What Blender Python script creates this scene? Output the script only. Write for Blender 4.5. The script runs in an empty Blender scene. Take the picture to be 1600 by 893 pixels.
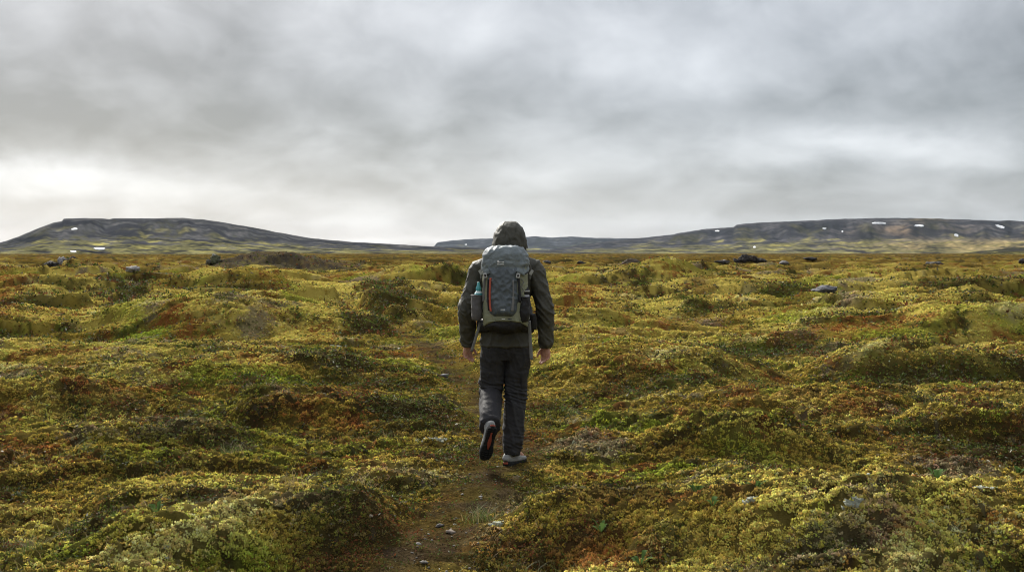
import bpy, bmesh, math, random
import numpy as np
from mathutils import Vector, Matrix

random.seed(7)
RNG = np.random.default_rng(11)
scene = bpy.context.scene
COL = scene.collection
R = math.radians

# ------------------------------------------------------------------ camera
F = 1778.0            # focal length in pixels of the 1600 px wide photograph (40 mm)
HZ = 395.0            # row of the true horizon
CZ = 1.59             # eye height
cam_d = bpy.data.cameras.new('camera')
cam_d.sensor_width = 36.0
cam_d.lens = 36.0 * F / 1600.0
cam_d.clip_start = 0.05
cam_d.clip_end = 60000
cam_d.dof.use_dof = True
cam_d.dof.focus_distance = 8.4
cam_d.dof.aperture_fstop = 11.0
cam = bpy.data.objects.new('camera', cam_d)
cam.location = (0, 0, CZ)
cam.rotation_euler = (R(90) - math.atan((446.5 - HZ) / F), 0, 0)
COL.objects.link(cam)
scene.camera = cam

# ------------------------------------------------------------------ world: overcast cloud deck over a Nishita sky
SUN_EL, SUN_AZ = R(31), R(-24)        # azimuth from +Y towards +X: high, ahead of the camera and a little left
world = bpy.data.worlds.new('World')
scene.world = world
world.use_nodes = True
nt = world.node_tree
nt.nodes.clear()


def nd(tree, t, **kw):
    n = tree.nodes.new(t)
    for k, v in kw.items():
        setattr(n, k, v)
    return n


class NT:
    """small helper for node arithmetic"""
    def __init__(self, tree):
        self.t = tree

    def lk(self, v, sock):
        if isinstance(v, (int, float, tuple, list)):
            sock.default_value = v
        else:
            self.t.links.new(v, sock)

    def m(self, op, a, b=0.0, c=None, clamp=False):
        n = nd(self.t, 'ShaderNodeMath', operation=op)
        n.use_clamp = clamp
        self.lk(a, n.inputs[0]); self.lk(b, n.inputs[1])
        if c is not None:
            self.lk(c, n.inputs[2])
        return n.outputs[0]

    def rng(self, v, a, b, c=0.0, d=1.0, smooth=True):
        n = nd(self.t, 'ShaderNodeMapRange')
        n.interpolation_type = 'SMOOTHSTEP' if smooth else 'LINEAR'
        n.clamp = True
        for i, q in enumerate((v, a, b, c, d)):
            self.lk(q, n.inputs[i])
        return n.outputs[0]

    def mix(self, f, a, b, blend='MIX'):
        n = nd(self.t, 'ShaderNodeMix', data_type='RGBA', blend_type=blend)
        self.lk(f, n.inputs[0]); self.lk(a, n.inputs[6]); self.lk(b, n.inputs[7])
        return n.outputs[2]

    def noise(self, vec, scale, detail=4, rough=0.5, dist=0.0):
        n = nd(self.t, 'ShaderNodeTexNoise')
        if vec is not None:
            self.t.links.new(vec, n.inputs['Vector'])
        n.inputs['Scale'].default_value = scale
        n.inputs['Detail'].default_value = detail
        n.inputs['Roughness'].default_value = rough
        n.inputs['Distortion'].default_value = dist
        return n.outputs['Fac']

    def comb(self, x, y, z):
        n = nd(self.t, 'ShaderNodeCombineXYZ')
        self.lk(x, n.inputs[0]); self.lk(y, n.inputs[1]); self.lk(z, n.inputs[2])
        return n.outputs[0]


W = NT(nt)
tc = nd(nt, 'ShaderNodeTexCoord')
sep = nd(nt, 'ShaderNodeSeparateXYZ')
nt.links.new(tc.outputs['Generated'], sep.inputs[0])
dx, dy, dz = sep.outputs[0], sep.outputs[1], sep.outputs[2]
up = W.m('MAXIMUM', dz, 0.0)
# cloud space: round the horizon, and upwards with cells that shrink towards the horizon (a deck seen in perspective)
lift = W.m('MULTIPLY', W.m('LOGARITHM', W.m('ADD', 1.0, W.m('MULTIPLY', up, 6.67)), 2.71828), 2.6)
hor = W.m('SQRT', W.m('ADD', W.m('MULTIPLY', dx, dx), W.m('ADD', W.m('MULTIPLY', dy, dy), 1e-5)))
cp = W.comb(W.m('MULTIPLY', W.m('DIVIDE', dx, hor), 5.4), W.m('MULTIPLY', W.m('DIVIDE', dy, hor), 5.4), lift)
az = W.m('ARCTAN2', dx, dy)
w1 = W.noise(cp, 0.9, 7, 0.6)
az_w = W.m('ADD', az, W.m('MULTIPLY', W.m('SUBTRACT', w1, 0.5), 0.26))
w2 = W.noise(cp, 1.2, 7, 0.6)
el_w = W.m('ADD', dz, W.m('MULTIPLY', W.m('SUBTRACT', w2, 0.5), W.m('ADD', 0.035, W.m('MULTIPLY', up, 0.35))))


def blob(px, py, sx, sy, amp):
    """soft bright or dark region of the cloud deck, given by where it stands in the sky"""
    a, e = (px - 800) / F, (HZ - py) / F
    u = W.m('DIVIDE', W.m('SUBTRACT', az_w, a), sx / F)
    v = W.m('DIVIDE', W.m('SUBTRACT', el_w, e), sy / F)
    q = W.m('ADD', W.m('MULTIPLY', u, u), W.m('MULTIPLY', v, v))
    return W.m('MULTIPLY', W.m('EXPONENT', W.m('MULTIPLY', q, -1.0)), amp)


lum = W.m('ADD', 0.098, W.m('MULTIPLY', W.m('SUBTRACT', W.noise(cp, 0.9, 6, 0.48, 0.5), 0.5), 0.20))
lum = W.m('ADD', lum, W.m('MULTIPLY', W.m('SUBTRACT', W.noise(cp, 2.4, 6, 0.55, 0.4), 0.5), 0.11))
CLOUDS = [
    (190, 300, 300, 30, 0.31), (480, 325, 220, 26, 0.24), (60, 372, 160, 16, 0.16), (20, 285, 120, 20, 0.16),
    (300, 215, 460, 45, -0.16), (80, 140, 260, 60, -0.08), (820, 165, 300, 40, -0.06), (1450, 170, 260, 60, -0.08), (700, 20, 220, 70, 0.20), (60, 10, 300, 50, 0.03),
    (1330, 235, 200, 36, 0.30), (1090, 120, 260, 70, 0.14), (1050, 290, 260, 40, -0.07), (1500, 60, 200, 80, -0.03),
    (640, 372, 260, 13, 0.30), (1500, 300, 200, 40, -0.04), (1000, 352, 500, 14, 0.12),
    (800, 215, 150, 40, 0.12),
]
for b in CLOUDS:
    lum = W.m('ADD', lum, blob(b[0], b[1], b[2], b[3], b[4] * (0.235 if b[4] > 0 else 0.24)))
lum = W.m('MAXIMUM', lum, 0.045)
# an overcast sky is brightest overhead
lum = W.m('MULTIPLY', lum, W.rng(dz, 0.24, 0.70, 0.90, 1.9))
warmth = W.m('ADD', W.rng(lum, 0.085, 0.26, 0.1, 0.6), W.m('MULTIPLY', W.m('SUBTRACT', W.noise(cp, 0.33, 2), 0.5), 0.9), clamp=True)
tint = W.mix(warmth, (0.95, 0.99, 1.055, 1), (1.0, 1.0, 0.99, 1))
ccol = W.mix(1.0, tint, W.comb(lum, lum, lum), 'MULTIPLY')
skyt = nd(nt, 'ShaderNodeTexSky')
skyt.sky_type = 'NISHITA'
skyt.sun_disc = False
skyt.sun_elevation = SUN_EL
skyt.sun_rotation = SUN_AZ
bg1 = nd(nt, 'ShaderNodeBackground'); bg1.inputs[1].default_value = 0.05
bg2 = nd(nt, 'ShaderNodeBackground'); bg2.inputs[1].default_value = 1.0
nt.links.new(skyt.outputs[0], bg1.inputs[0])
nt.links.new(ccol, bg2.inputs[0])
mx = nd(nt, 'ShaderNodeMixShader')
mx.inputs[0].default_value = 0.93
nt.links.new(bg1.outputs[0], mx.inputs[1]); nt.links.new(bg2.outputs[0], mx.inputs[2])
wo = nd(nt, 'ShaderNodeOutputWorld')
nt.links.new(mx.outputs[0], wo.inputs['Surface'])

sun_d = bpy.data.lights.new('sun', 'SUN')
sun_d.energy = 1.5
sun_d.angle = R(14)
sun_d.color = (1.0, 0.95, 0.86)
sun = bpy.data.objects.new('sun', sun_d)
sv = Vector((math.sin(SUN_AZ) * math.cos(SUN_EL), math.cos(SUN_AZ) * math.cos(SUN_EL), math.sin(SUN_EL)))
sun.rotation_euler = sv.to_track_quat('Z', 'Y').to_euler()
sun.location = (0, 0, 50)
COL.objects.link(sun)

scene.view_settings.view_transform = 'Standard'
scene.view_settings.look = 'None'
scene.view_settings.exposure = 2.3
scene.view_settings.gamma = 1.0
scene.view_settings.use_curve_mapping = False
scene.cycles.max_bounces = 5
scene.cycles.diffuse_bounces = 3
scene.cycles.volume_bounces = 0
scene.cycles.use_denoising = True
scene.cycles.denoiser = 'OPENIMAGEDENOISE'
scene.cycles.pixel_filter_type = 'BLACKMAN_HARRIS'
scene.cycles.filter_width = 1.0

# ------------------------------------------------------------------ helpers
_prm = np.random.default_rng(5)
PERM = np.concatenate([_prm.permutation(256)] * 2).astype(np.int32)
_ga = _prm.random(256) * 2 * np.pi
GX, GY = np.cos(_ga).astype(np.float32), np.sin(_ga).astype(np.float32)


def perlin(x, y, seed=0):
    x = np.asarray(x, np.float64) + seed * 17.31
    y = np.asarray(y, np.float64) + seed * 9.73
    x0, y0 = np.floor(x), np.floor(y)
    fx, fy = (x - x0).astype(np.float32), (y - y0).astype(np.float32)
    ix, iy = x0.astype(np.int64) & 255, y0.astype(np.int64) & 255
    u, v = fx * fx * fx * (fx * (fx * 6 - 15) + 10), fy * fy * fy * (fy * (fy * 6 - 15) + 10)
    a, b = PERM[ix], PERM[(ix + 1) & 255]
    h00, h01, h10, h11 = PERM[a + iy], PERM[a + ((iy + 1) & 255)], PERM[b + iy], PERM[b + ((iy + 1) & 255)]
    n00 = GX[h00] * fx + GY[h00] * fy
    n10 = GX[h10] * (fx - 1) + GY[h10] * fy
    n01 = GX[h01] * fx + GY[h01] * (fy - 1)
    n11 = GX[h11] * (fx - 1) + GY[h11] * (fy - 1)
    a0 = n00 + u * (n10 - n00)
    return (a0 + v * (n01 + u * (n11 - n01) - a0)) * 1.5


def fbm(x, y, seed=0, octv=3, gain=0.5):
    s, a, f, t = 0.0, 1.0, 1.0, 0.0
    for i in range(octv):
        s = s + a * perlin(x * f, y * f, seed + i * 3)
        t += a; a *= gain; f *= 2.03
    return s / t * 1.25


def sst(a, b, v):
    t = np.clip((v - a) / (b - a), 0, 1)
    return t * t * (3 - 2 * t)


def mesh_np(name, co, faces, col=None, smooth=True):
    co = np.ascontiguousarray(co, np.float32)
    faces = np.ascontiguousarray(faces, np.int32)
    n, k = faces.shape
    me = bpy.data.meshes.new(name)
    me.vertices.add(len(co)); me.vertices.foreach_set('co', co.ravel())
    me.loops.add(n * k); me.loops.foreach_set('vertex_index', faces.ravel())
    me.polygons.add(n); me.polygons.foreach_set('loop_start', np.arange(0, n * k, k, dtype=np.int32))
    if smooth:
        me.polygons.foreach_set('use_smooth', np.ones(n, bool))
    if col is not None:
        c = np.ones((len(co), 4), np.float32); c[:, :3] = col
        me.attributes.new('Col', 'FLOAT_COLOR', 'POINT').data.foreach_set('color', c.ravel())
    me.update(calc_edges=True)
    return me


def link(name, me, mat=None, parent=None, loc=None):
    o = bpy.data.objects.new(name, me)
    COL.objects.link(o)
    if mat is not None:
        me.materials.append(mat)
    if parent is not None:
        o.parent = parent
    if loc is not None:
        o.location = loc
    return o


def tag(o, label=None, cat=None, group=None, kind=None):
    if label: o['label'] = label
    if cat: o['category'] = cat
    if group: o['group'] = group
    if kind: o['kind'] = kind
    return o


def mat_col(name, rough=0.9, var=0.25, scale=40.0, bump=0.3, bdist=0.01, spec=0.25, trans=0.0):
    """vegetation / rock: base colour from the 'Col' attribute (species patches), broken up by noise"""
    m = bpy.data.materials.new(name); m.use_nodes = True
    t = m.node_tree; N = NT(t)
    p = t.nodes['Principled BSDF']
    at = nd(t, 'ShaderNodeAttribute'); at.attribute_name = 'Col'
    g = nd(t, 'ShaderNodeNewGeometry')
    nz = N.noise(g.outputs['Position'], scale, 4, 0.6)
    f = N.rng(nz, 0.25, 0.75, 1 - var, 1 + var, False)
    c = N.mix(1.0, at.outputs['Color'], N.comb(f, f, f), 'MULTIPLY')
    t.links.new(c, p.inputs['Base Color'])
    p.inputs['Roughness'].default_value = rough
    p.inputs['Specular IOR Level'].default_value = spec
    if bump:
        b = nd(t, 'ShaderNodeBump'); b.inputs['Strength'].default_value = bump; b.inputs['Distance'].default_value = bdist
        t.links.new(nz, b.inputs['Height']); t.links.new(b.outputs[0], p.inputs['Normal'])
    if trans:
        tb = nd(t, 'ShaderNodeBsdfTranslucent'); ms = nd(t, 'ShaderNodeMixShader'); ms.inputs[0].default_value = trans
        t.links.new(c, tb.inputs['Color'])
        out = [q for q in t.nodes if q.type == 'OUTPUT_MATERIAL'][0]
        t.links.new(p.outputs[0], ms.inputs[1]); t.links.new(tb.outputs[0], ms.inputs[2]); t.links.new(ms.outputs[0], out.inputs['Surface'])
    return m


def mat_cloth(name, col, rough=0.75, var=0.18, weave=900.0, fold=0.25, fscale=14.0, spec=0.3):
    m = bpy.data.materials.new(name); m.use_nodes = True
    t = m.node_tree; N = NT(t)
    p = t.nodes['Principled BSDF']
    g = nd(t, 'ShaderNodeTexCoord')
    v = g.outputs['Object']
    n1 = N.noise(v, fscale, 4, 0.55, 0.6)
    n2 = N.noise(v, weave, 2, 0.5)
    f = N.rng(N.m('ADD', N.m('MULTIPLY', n1, 0.7), N.m('MULTIPLY', n2, 0.3)), 0.3, 0.7, 1 - var, 1 + var, False)
    c = N.mix(1.0, (*col, 1), N.comb(f, f, f), 'MULTIPLY')
    t.links.new(c, p.inputs['Base Color'])
    p.inputs['Roughness'].default_value = rough
    p.inputs['Specular IOR Level'].default_value = spec
    b1 = nd(t, 'ShaderNodeBump'); b1.inputs['Strength'].default_value = 0.35; b1.inputs['Distance'].default_value = 0.001
    t.links.new(n2, b1.inputs['Height'])
    b2 = nd(t, 'ShaderNodeBump'); b2.inputs['Strength'].default_value = fold; b2.inputs['Distance'].default_value = 0.02
    t.links.new(n1, b2.inputs['Height']); t.links.new(b1.outputs[0], b2.inputs['Normal'])
    t.links.new(b2.outputs[0], p.inputs['Normal'])
    return m


# ------------------------------------------------------------------ terrain
HX, HY = -0.048, 8.56                      # where the walker stands
PATH = np.array([(-0.75, -6), (-0.72, 0), (-0.62, 4.0), (-0.50, 5.7), (-0.40, 6.5), (-0.25, 7.34), (-0.12, 8.3), (-0.04, 8.83),
                 (-0.14, 10.7), (-0.45, 13.6), (-0.92, 16.2), (-1.36, 18.8), (-1.96, 21.7), (-3.3, 26.9), (-5.0, 33.0), (-5.4, 38.0)])


def smooth_line(P, n=12):
    out = []
    for i in range(len(P) - 1):
        p0, p1, p2, p3 = P[max(i - 1, 0)], P[i], P[i + 1], P[min(i + 2, len(P) - 1)]
        for t in np.linspace(0, 1, n, endpoint=False):
            out.append(0.5 * (2 * p1 + (p2 - p0) * t + (2 * p0 - 5 * p1 + 4 * p2 - p3) * t * t + (3 * p1 - p0 - 3 * p2 + p3) * t ** 3))
    out.append(P[-1])
    return np.array(out)


_pl = smooth_line(PATH, 8)
_pl = _pl[np.argsort(_pl[:, 1])]


def path_dist(x, y):
    """signed-less sideways distance to the trodden line (it runs mostly along y)"""
    xc = np.interp(y, _pl[:, 1], _pl[:, 0])
    sl = np.interp(y, _pl[:, 1], np.gradient(_pl[:, 0], _pl[:, 1] + 1e-9 * np.arange(len(_pl))))
    d = np.abs(x - xc) / np.sqrt(1 + np.clip(sl, -1.2, 1.2) ** 2)
    return np.where(y > 38, d + (y - 38), d)


# hummocks: bearing column in the photo, distance, row of the crest, half sizes across / along
MOUNDS = [
    (430, 7.0, 738, 0.75, 0.80), (560, 6.5, 775, 0.45, 0.55), (250, 6.1, 800, 0.6, 0.6), (1100, 6.9, 745, 0.80, 0.85), (1300, 6.3, 775, 0.7, 0.7),
    (1000, 10.3, 640, 0.55, 0.40), (1010, 14.5, 546, 1.30, 1.30), (1190, 20.0, 517, 1.25, 1.0),
    (1440, 15.0, 545, 1.30, 0.95), (1430, 26.0, 478, 1.6, 1.4), (1570, 9.9, 640, 0.75, 0.6), (1330, 11.5, 620, 0.8, 0.6),
    (360, 22.5, 478, 3.0, 2.2), (330, 14.2, 553, 1.9, 1.1), (500, 11.0, 604, 1.0, 0.75), (90, 11.3, 602, 1.0, 0.75),
    (620, 14.0, 575, 0.7, 0.7), (100, 38.0, 447, 3.0, 2.0), (340, 42.0, 437, 2.6, 2.0), (640, 33.0, 462, 2.0, 1.6),
    (560, 30.0, 466, 1.6, 1.4), (1230, 40.0, 449, 2.6, 2.0), (1500, 45.0, 440, 3.5, 2.5), (910, 24.0, 492, 1.5, 1.3),
    (1120, 30.0, 474, 1.8, 1.6), (60, 60.0, 428, 4.0, 3.0), (700, 55.0, 431, 3.2, 2.5), (1000, 52.0, 432, 3.0, 2.5),
    (1560, 22.0, 490, 1.5, 1.3), (180, 9.0, 668, 0.8, 0.6), (1180, 8.9, 672, 0.6, 0.5),
]
_mw = []
for (px, Y, py, sx, sy) in MOUNDS:
    _mw.append(((px - 800) / F * Y, Y, CZ - (py - HZ) / F * Y, sx, sy))
# dark dwarf-shrub patches (crowberry, heather) on the flanks, rust patches, by bearing, distance and size
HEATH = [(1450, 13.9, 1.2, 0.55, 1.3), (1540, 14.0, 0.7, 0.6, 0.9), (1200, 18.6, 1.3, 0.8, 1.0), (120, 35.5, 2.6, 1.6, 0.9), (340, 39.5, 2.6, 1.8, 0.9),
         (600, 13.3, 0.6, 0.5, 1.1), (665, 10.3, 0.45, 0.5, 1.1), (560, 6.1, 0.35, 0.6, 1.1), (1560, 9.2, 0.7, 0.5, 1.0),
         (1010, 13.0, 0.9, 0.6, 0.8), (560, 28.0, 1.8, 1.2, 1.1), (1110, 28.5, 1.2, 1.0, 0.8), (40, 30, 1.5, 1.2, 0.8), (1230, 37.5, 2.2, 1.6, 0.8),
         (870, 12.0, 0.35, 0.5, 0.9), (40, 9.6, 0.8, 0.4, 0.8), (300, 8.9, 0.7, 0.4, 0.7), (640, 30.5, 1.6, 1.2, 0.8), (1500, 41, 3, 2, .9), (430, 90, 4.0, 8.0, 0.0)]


def base_height(x, y):
    """big shapes only"""
    r = np.hypot(x, y)
    h = np.zeros_like(r)
    for (mx_, my_, mz, sx, sy) in _mw:
        u, v = (x - mx_) / sx, (y - my_) / sy
        v = np.where(v < 0, v * 1.25, v * 0.85)        # a little steeper on the near side
        q = u * u + v * v
        near = q < 9
        if not np.any(near):
            continue
        b = np.zeros_like(q)
        b[near] = 1.0 / (1.0 + np.exp((np.sqrt(q[near]) - 1.05) * 5.5)) * 1.003
        h = np.maximum(h, (mz - 0.03) * b) * 0.75 + 0.25 * (h + (mz - 0.03) * b * (1 - np.clip(h / 0.4, 0, 1)))
    return h


def scarp(x, y, r):
    """small broken edges where the moss mat ends in a step; returns height and how much of an edge a spot is"""
    h, e_ = 0.0, 0.0
    for (sx, sy, lo, wd, am, sd, r0, r1) in ((2.6, 1.3, 0.02, 0.10, 0.065, 171, 0, 60), (1.2, 0.62, 0.10, 0.14, 0.042, 174, 0, 30), (0.55, 0.36, 0.12, 0.17, 0.025, 177, 0, 16), (6.5, 3.6, 0.0, 0.07, 0.24, 180, 22, 400), (14.0, 9.0, 0.05, 0.08, 0.30, 183, 60, 900)):
        n_ = perlin(x / sx, y / sy, sd) + 0.22 * perlin(x / (sx * 0.23), y / (sy * 0.23), sd + 1)
        k = sst(r0 * 0.7, r0 * 1.3 + 0.01, r) * (1 - sst(r1 * 0.7, r1 * 1.4, r))
        h = h + k * am * (sst(lo, lo + wd, n_) - 0.4)
        m = perlin(x / (sx * 1.7) + 3.3, y / (sy * 1.7), sd + 2)
        e_ = np.maximum(e_, k * np.exp(-((n_ - lo - wd * 0.30) / (wd * 0.75)) ** 2) * sst(-0.25, 0.2, m))
    return h, e_


def pits(x, y, r):
    """little holes in the moss mat, in groups"""
    g = sst(-0.05, 0.30, fbm(x / 1.1, y / 0.8, 190, 2))
    p_ = perlin(x / 0.13, y / 0.11, 193) + 0.4 * perlin(x / 0.05, y / 0.045, 194)
    return g * sst(0.22, 0.42, p_) * fade(0.12, r)


def fade(L, r):
    return np.clip(L / (0.0055 * r) - 0.6, 0, 1)


def height(x, y, fine=True):
    x = np.asarray(x, np.float64); y = np.asarray(y, np.float64)
    r = np.hypot(x, y)
    wx = x + 0.5 * perlin(x / 2.2, y / 2.2, 31); wy = y + 0.5 * perlin(x / 2.2, y / 2.2, 32)
    h = base_height(wx, wy) * 1.12 - 0.07 * (1 - sst(25, 60, r))
    far = sst(10, 45, r)
    h = h + (0.24 + 0.50 * far) * (np.abs(perlin(wx / 6.0, wy / 3.2, 1)) ** 0.8 - 0.2)
    h = h + (0.12 + 0.14 * far) * (np.abs(perlin(wx / 2.6, wy / 1.5, 2)) ** 0.8 - 0.2)
    h = h + 0.035 * (np.abs(perlin(wx / 0.85, wy / 0.62, 3)) ** 0.8 - 0.2) * fade(0.6, r)
    h = h + scarp(x, y, r)[0]
    h = h + sst(80, 200, r) * 0.55 * (np.abs(perlin(x / 9.0, y / 8.0, 15)) ** 0.8 + 0.7 * np.abs(perlin(x / 4.0, y / 5.0, 16)) - 0.4)
    h = h + sst(150, 900, r) * (1.3 * perlin(x / 240, y / 240, 8)) - 0.8 * sst(60, 600, r)
    # gravel bank to the left in the middle distance
    gx, gy = (425 - 800) / F * 92.0, 92.0
    q = ((x - gx) / (4.6 + 1.6 * (x > gx))) ** 2 + ((y - gy - 0.12 * (x - gx)) / 5.0) ** 2
    h = h + 1.55 * np.exp(-q) * (0.95 + 0.22 * perlin(x / 3.0, y / 3.0, 9) + 0.12 * perlin(x / 1.1, y / 1.1, 10))
    pd = path_dist(x, y)
    wide = 1 - sst(0.10, 0.55, pd + 0.1 * perlin(x / 0.5, y / 0.5, 12))
    h = h * (1 - wide) + wide * (-0.015 + 0.03 * perlin(x / 0.35, y / 0.35, 13) * fade(0.35, r))
    soft = 1 - 0.75 * (1 - sst(0.10, 0.40, pd))
    if fine:
        h = h - soft * 0.045 * pits(x, y, r)
        h = h + soft * 0.050 * (np.abs(perlin(x / 0.27, y / 0.23, 4)) ** 0.7 - 0.2) * fade(0.24, r)
        h = h + soft * 0.034 * (np.abs(perlin(x / 0.10, y / 0.09, 5)) ** 0.7 - 0.2) * fade(0.095, r)
        h = h + 0.012 * (np.abs(perlin(x / 0.04, y / 0.04, 6)) - 0.2) * fade(0.04, r)
    # firm footing under the walker
    w = np.exp(-(((x - HX) / 0.45) ** 2 + ((y - HY) / 0.5) ** 2) ** 2)
    return h * (1 - w) + w * 0.3 * h


C_YEL = np.array((0.49, 0.385, 0.085)); C_PALE = np.array((0.63, 0.52, 0.21)); C_OLI = np.array((0.26, 0.19, 0.036))
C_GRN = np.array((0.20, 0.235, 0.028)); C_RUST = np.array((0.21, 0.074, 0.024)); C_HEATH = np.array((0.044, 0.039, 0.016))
C_GREY = np.array((0.20, 0.165, 0.11)); C_SOIL = np.array((0.036, 0.025, 0.017)); C_GRAV = np.array((0.085, 0.070, 0.054))
C_BROWN = np.array((0.145, 0.080, 0.026))
C_PEAT = np.array((0.026, 0.019, 0.009))
C_LICH = np.array((0.48, 0.47, 0.38))


def lerp(c, k, w):
    w = np.clip(w, 0, 1)[:, None]
    return c * (1 - w) + k * w


def vegetation(x, y, h, slope):
    """which plant grows where: colour and masks (far plain also darkened in place of shade)"""
    r = np.hypot(x, y)
    wx = x + 0.35 * perlin(x / 0.9, y / 0.9, 41); wy = y + 0.35 * perlin(x / 0.9, y / 0.9, 42)
    st = 1 + sst(15, 60, r) * 1.5                      # patches spread wider on the far plain
    nL = fbm(wx / 6.5, wy / 5.0, 50, 2)
    nM = fbm(wx / (1.5 * st), wy / (1.2 * st), 53, 3)
    nS = fbm(x / 0.42, y / 0.38, 57, 2)
    nT = perlin(x / 0.11, y / 0.11, 60) * fade(0.11, r)
    nU = perlin(x / 0.036, y / 0.036, 61) * fade(0.036, r)
    c = np.repeat(C_OLI[None], len(x), 0)
    c = lerp(c, C_GRN, sst(0.05, 0.42, fbm(wx / (1.9 * st), wy / (1.4 * st), 70, 3) + 0.25 * nS))
    wy_ = sst(-0.40, 0.20, nM - 0.36 * sst(22, 75, r) + 0.45 * nL + 0.35 * nS + 1.3 * np.clip(h, -0.1, 0.5) - 0.20 - 0.35 * slope)
    c = lerp(c, C_YEL, 0.92 * wy_)
    c = lerp(c, C_GRN * 1.15, 0.6 * sst(0.16, 0.42, fbm(wx / (1.7 * st), wy / (1.0 * st), 72, 3) + 0.25 * nS))
    c = lerp(c, C_PALE, 0.7 * sst(0.28, 0.6, fbm(wx / 1.1, wy / 0.9, 77, 3) + 0.25 * nL) * wy_)
    c = lerp(c, C_BROWN, 0.6 * sst(25, 90, r) * sst(-0.25, 0.3, fbm(x / 9.0, y / 7.0, 88, 3)))
    c = lerp(c, C_BROWN, 0.65 * sst(0.20, 0.46, fbm(wx / (1.3 * st), wy / (0.8 * st), 84, 3) + 0.3 * nS))
    c = lerp(c, C_RUST, 0.85 * sst(-0.38, 0.02, fbm(x / 0.30, y / 0.22, 95, 3)) * sst(0.20, 0.42, fbm(wx / (1.0 * st), wy / (0.75 * st), 91, 3) + 0.4 * nS + 0.05))
    g = fbm(wx / (1.5 * st), wy / (0.9 * st), 98, 3) + 0.3 * nS
    c = lerp(c, C_GREY, 0.75 * sst(0.30, 0.52, g))
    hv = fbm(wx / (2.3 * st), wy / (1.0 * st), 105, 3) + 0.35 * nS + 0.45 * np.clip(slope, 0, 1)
    fp = sst(70, 170, r)
    c = lerp(c, C_BROWN * 0.45 + C_OLI * 0.22, fp * (0.5 + 0.45 * sst(-0.15, 0.2, fbm(x / 38.0, y / 60.0, 89, 4))))  # browner far plain, also darkened for hummock shading the coarse mesh lacks
    c = lerp(c, C_HEATH * 1.2, fp * 0.8 * sst(0.12, 0.30, fbm(x / 24.0, y / 45.0, 92, 4)))
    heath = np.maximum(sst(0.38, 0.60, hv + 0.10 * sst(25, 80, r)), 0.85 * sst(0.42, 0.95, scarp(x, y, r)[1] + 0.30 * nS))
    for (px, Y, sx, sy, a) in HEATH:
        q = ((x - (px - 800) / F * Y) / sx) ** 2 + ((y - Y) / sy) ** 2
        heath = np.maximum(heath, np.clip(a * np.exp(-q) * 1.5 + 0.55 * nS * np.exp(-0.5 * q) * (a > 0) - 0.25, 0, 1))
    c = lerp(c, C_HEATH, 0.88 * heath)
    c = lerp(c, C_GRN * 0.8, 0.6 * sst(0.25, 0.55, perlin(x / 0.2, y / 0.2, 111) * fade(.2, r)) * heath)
    # bank of gravel
    gx, gy = (425 - 800) / F * 92.0, 92.0
    q = ((x - gx) / 8.5) ** 2 + ((y - gy) / 9.0) ** 2
    grav = sst(0.95, 0.45, q + 0.5 * nM + 0.45 * perlin(x / 2.4, y / 2.4, 19)) * (0.85 + 0.5 * nS)
    grav = np.clip(grav, 0, 1)
    c = lerp(c, C_GRAV, grav)
    # trodden soil
    pd = path_dist(x, y)
    pw = 0.13 + 0.15 * fbm(x / 0.8, y / 0.8, 120, 2) + 0.14 * nS + 0.06 * nT + 0.05 * (y < 8)
    path = sst(0.10, -0.06, pd - pw) * (0.75 + 0.5 * nS)
    path = np.clip(path, 0, 1)
    c = lerp(c, C_BROWN * 0.55 + C_OLI * 0.35, 0.55 * sst(0.6, 0.15, pd))
    c = lerp(c, C_SOIL * (1 + 0.3 * nT + 0.5 * nU)[:, None], 0.92 * path)
    lich = sst(0.62, 0.76, perlin(x / 0.13, y / 0.12, 130) + 0.28 * fbm(x / 2.5, y / 2.0, 131, 2)) * (1 - path)
    c = lerp(c, C_LICH * 0.7, 0.4 * lich * fade(0.1, r))
    c = c * (1 + 0.30 * nT + 0.35 * nU + 0.12 * nS)[:, None]
    return np.clip(c, 0.008, 0.7), heath, path, wy_, lich


def polar_grid():
    a = np.arange(0, 0.62, 0.00097)
    s, st = [a[-1]], 0.0012
    while s[-1] < math.pi:
        st = min(st * 1.12, 0.08)
        s.append(s[-1] + st)
    s = np.array(s[1:]); s[-1] = math.pi
    ap = np.concatenate([a, s])
    az_ = np.concatenate([-ap[:0:-1], ap])
    rr = [0.4]
    while rr[-1] < 13000:
        r0 = rr[-1]
        k = 0.02 if r0 < 3.6 else 0.0030 if r0 < 26 else 0.0042 if r0 < 160 else 0.011 if r0 < 1500 else 0.03
        rr.append(r0 * (1 + k))
    return az_, np.array(rr)


AZ, RR = polar_grid()
_A, _R = np.meshgrid(AZ, RR)
gx_, gy_ = (np.sin(_A) * _R).ravel(), (np.cos(_A) * _R).ravel()
gz_ = height(gx_, gy_)
nr, nc = _A.shape
Z2 = gz_.reshape(nr, nc)
e = 0.12
_s = base_height(gx_, gy_)
slope_r = np.gradient(_s.reshape(nr, nc), RR, axis=0).ravel()
slope_a = (np.gradient(_s.reshape(nr, nc), AZ, axis=1) / _R).ravel()
gslope = np.hypot(slope_r, slope_a)
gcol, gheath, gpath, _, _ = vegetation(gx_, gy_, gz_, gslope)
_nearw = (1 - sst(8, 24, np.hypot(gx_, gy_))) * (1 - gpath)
gcol = gcol * (1 - 0.36 * (1 - gpath))[:, None]          # whole mat darkened in place of the self-shading of shoots and gaps
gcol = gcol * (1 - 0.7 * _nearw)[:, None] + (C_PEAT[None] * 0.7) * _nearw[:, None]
idx = np.arange(nr * nc).reshape(nr, nc)
fq = np.stack([idx[:-1, :-1], idx[:-1, 1:], idx[1:, 1:], idx[1:, :-1]], -1).reshape(-1, 4)[:, ::-1]
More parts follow.
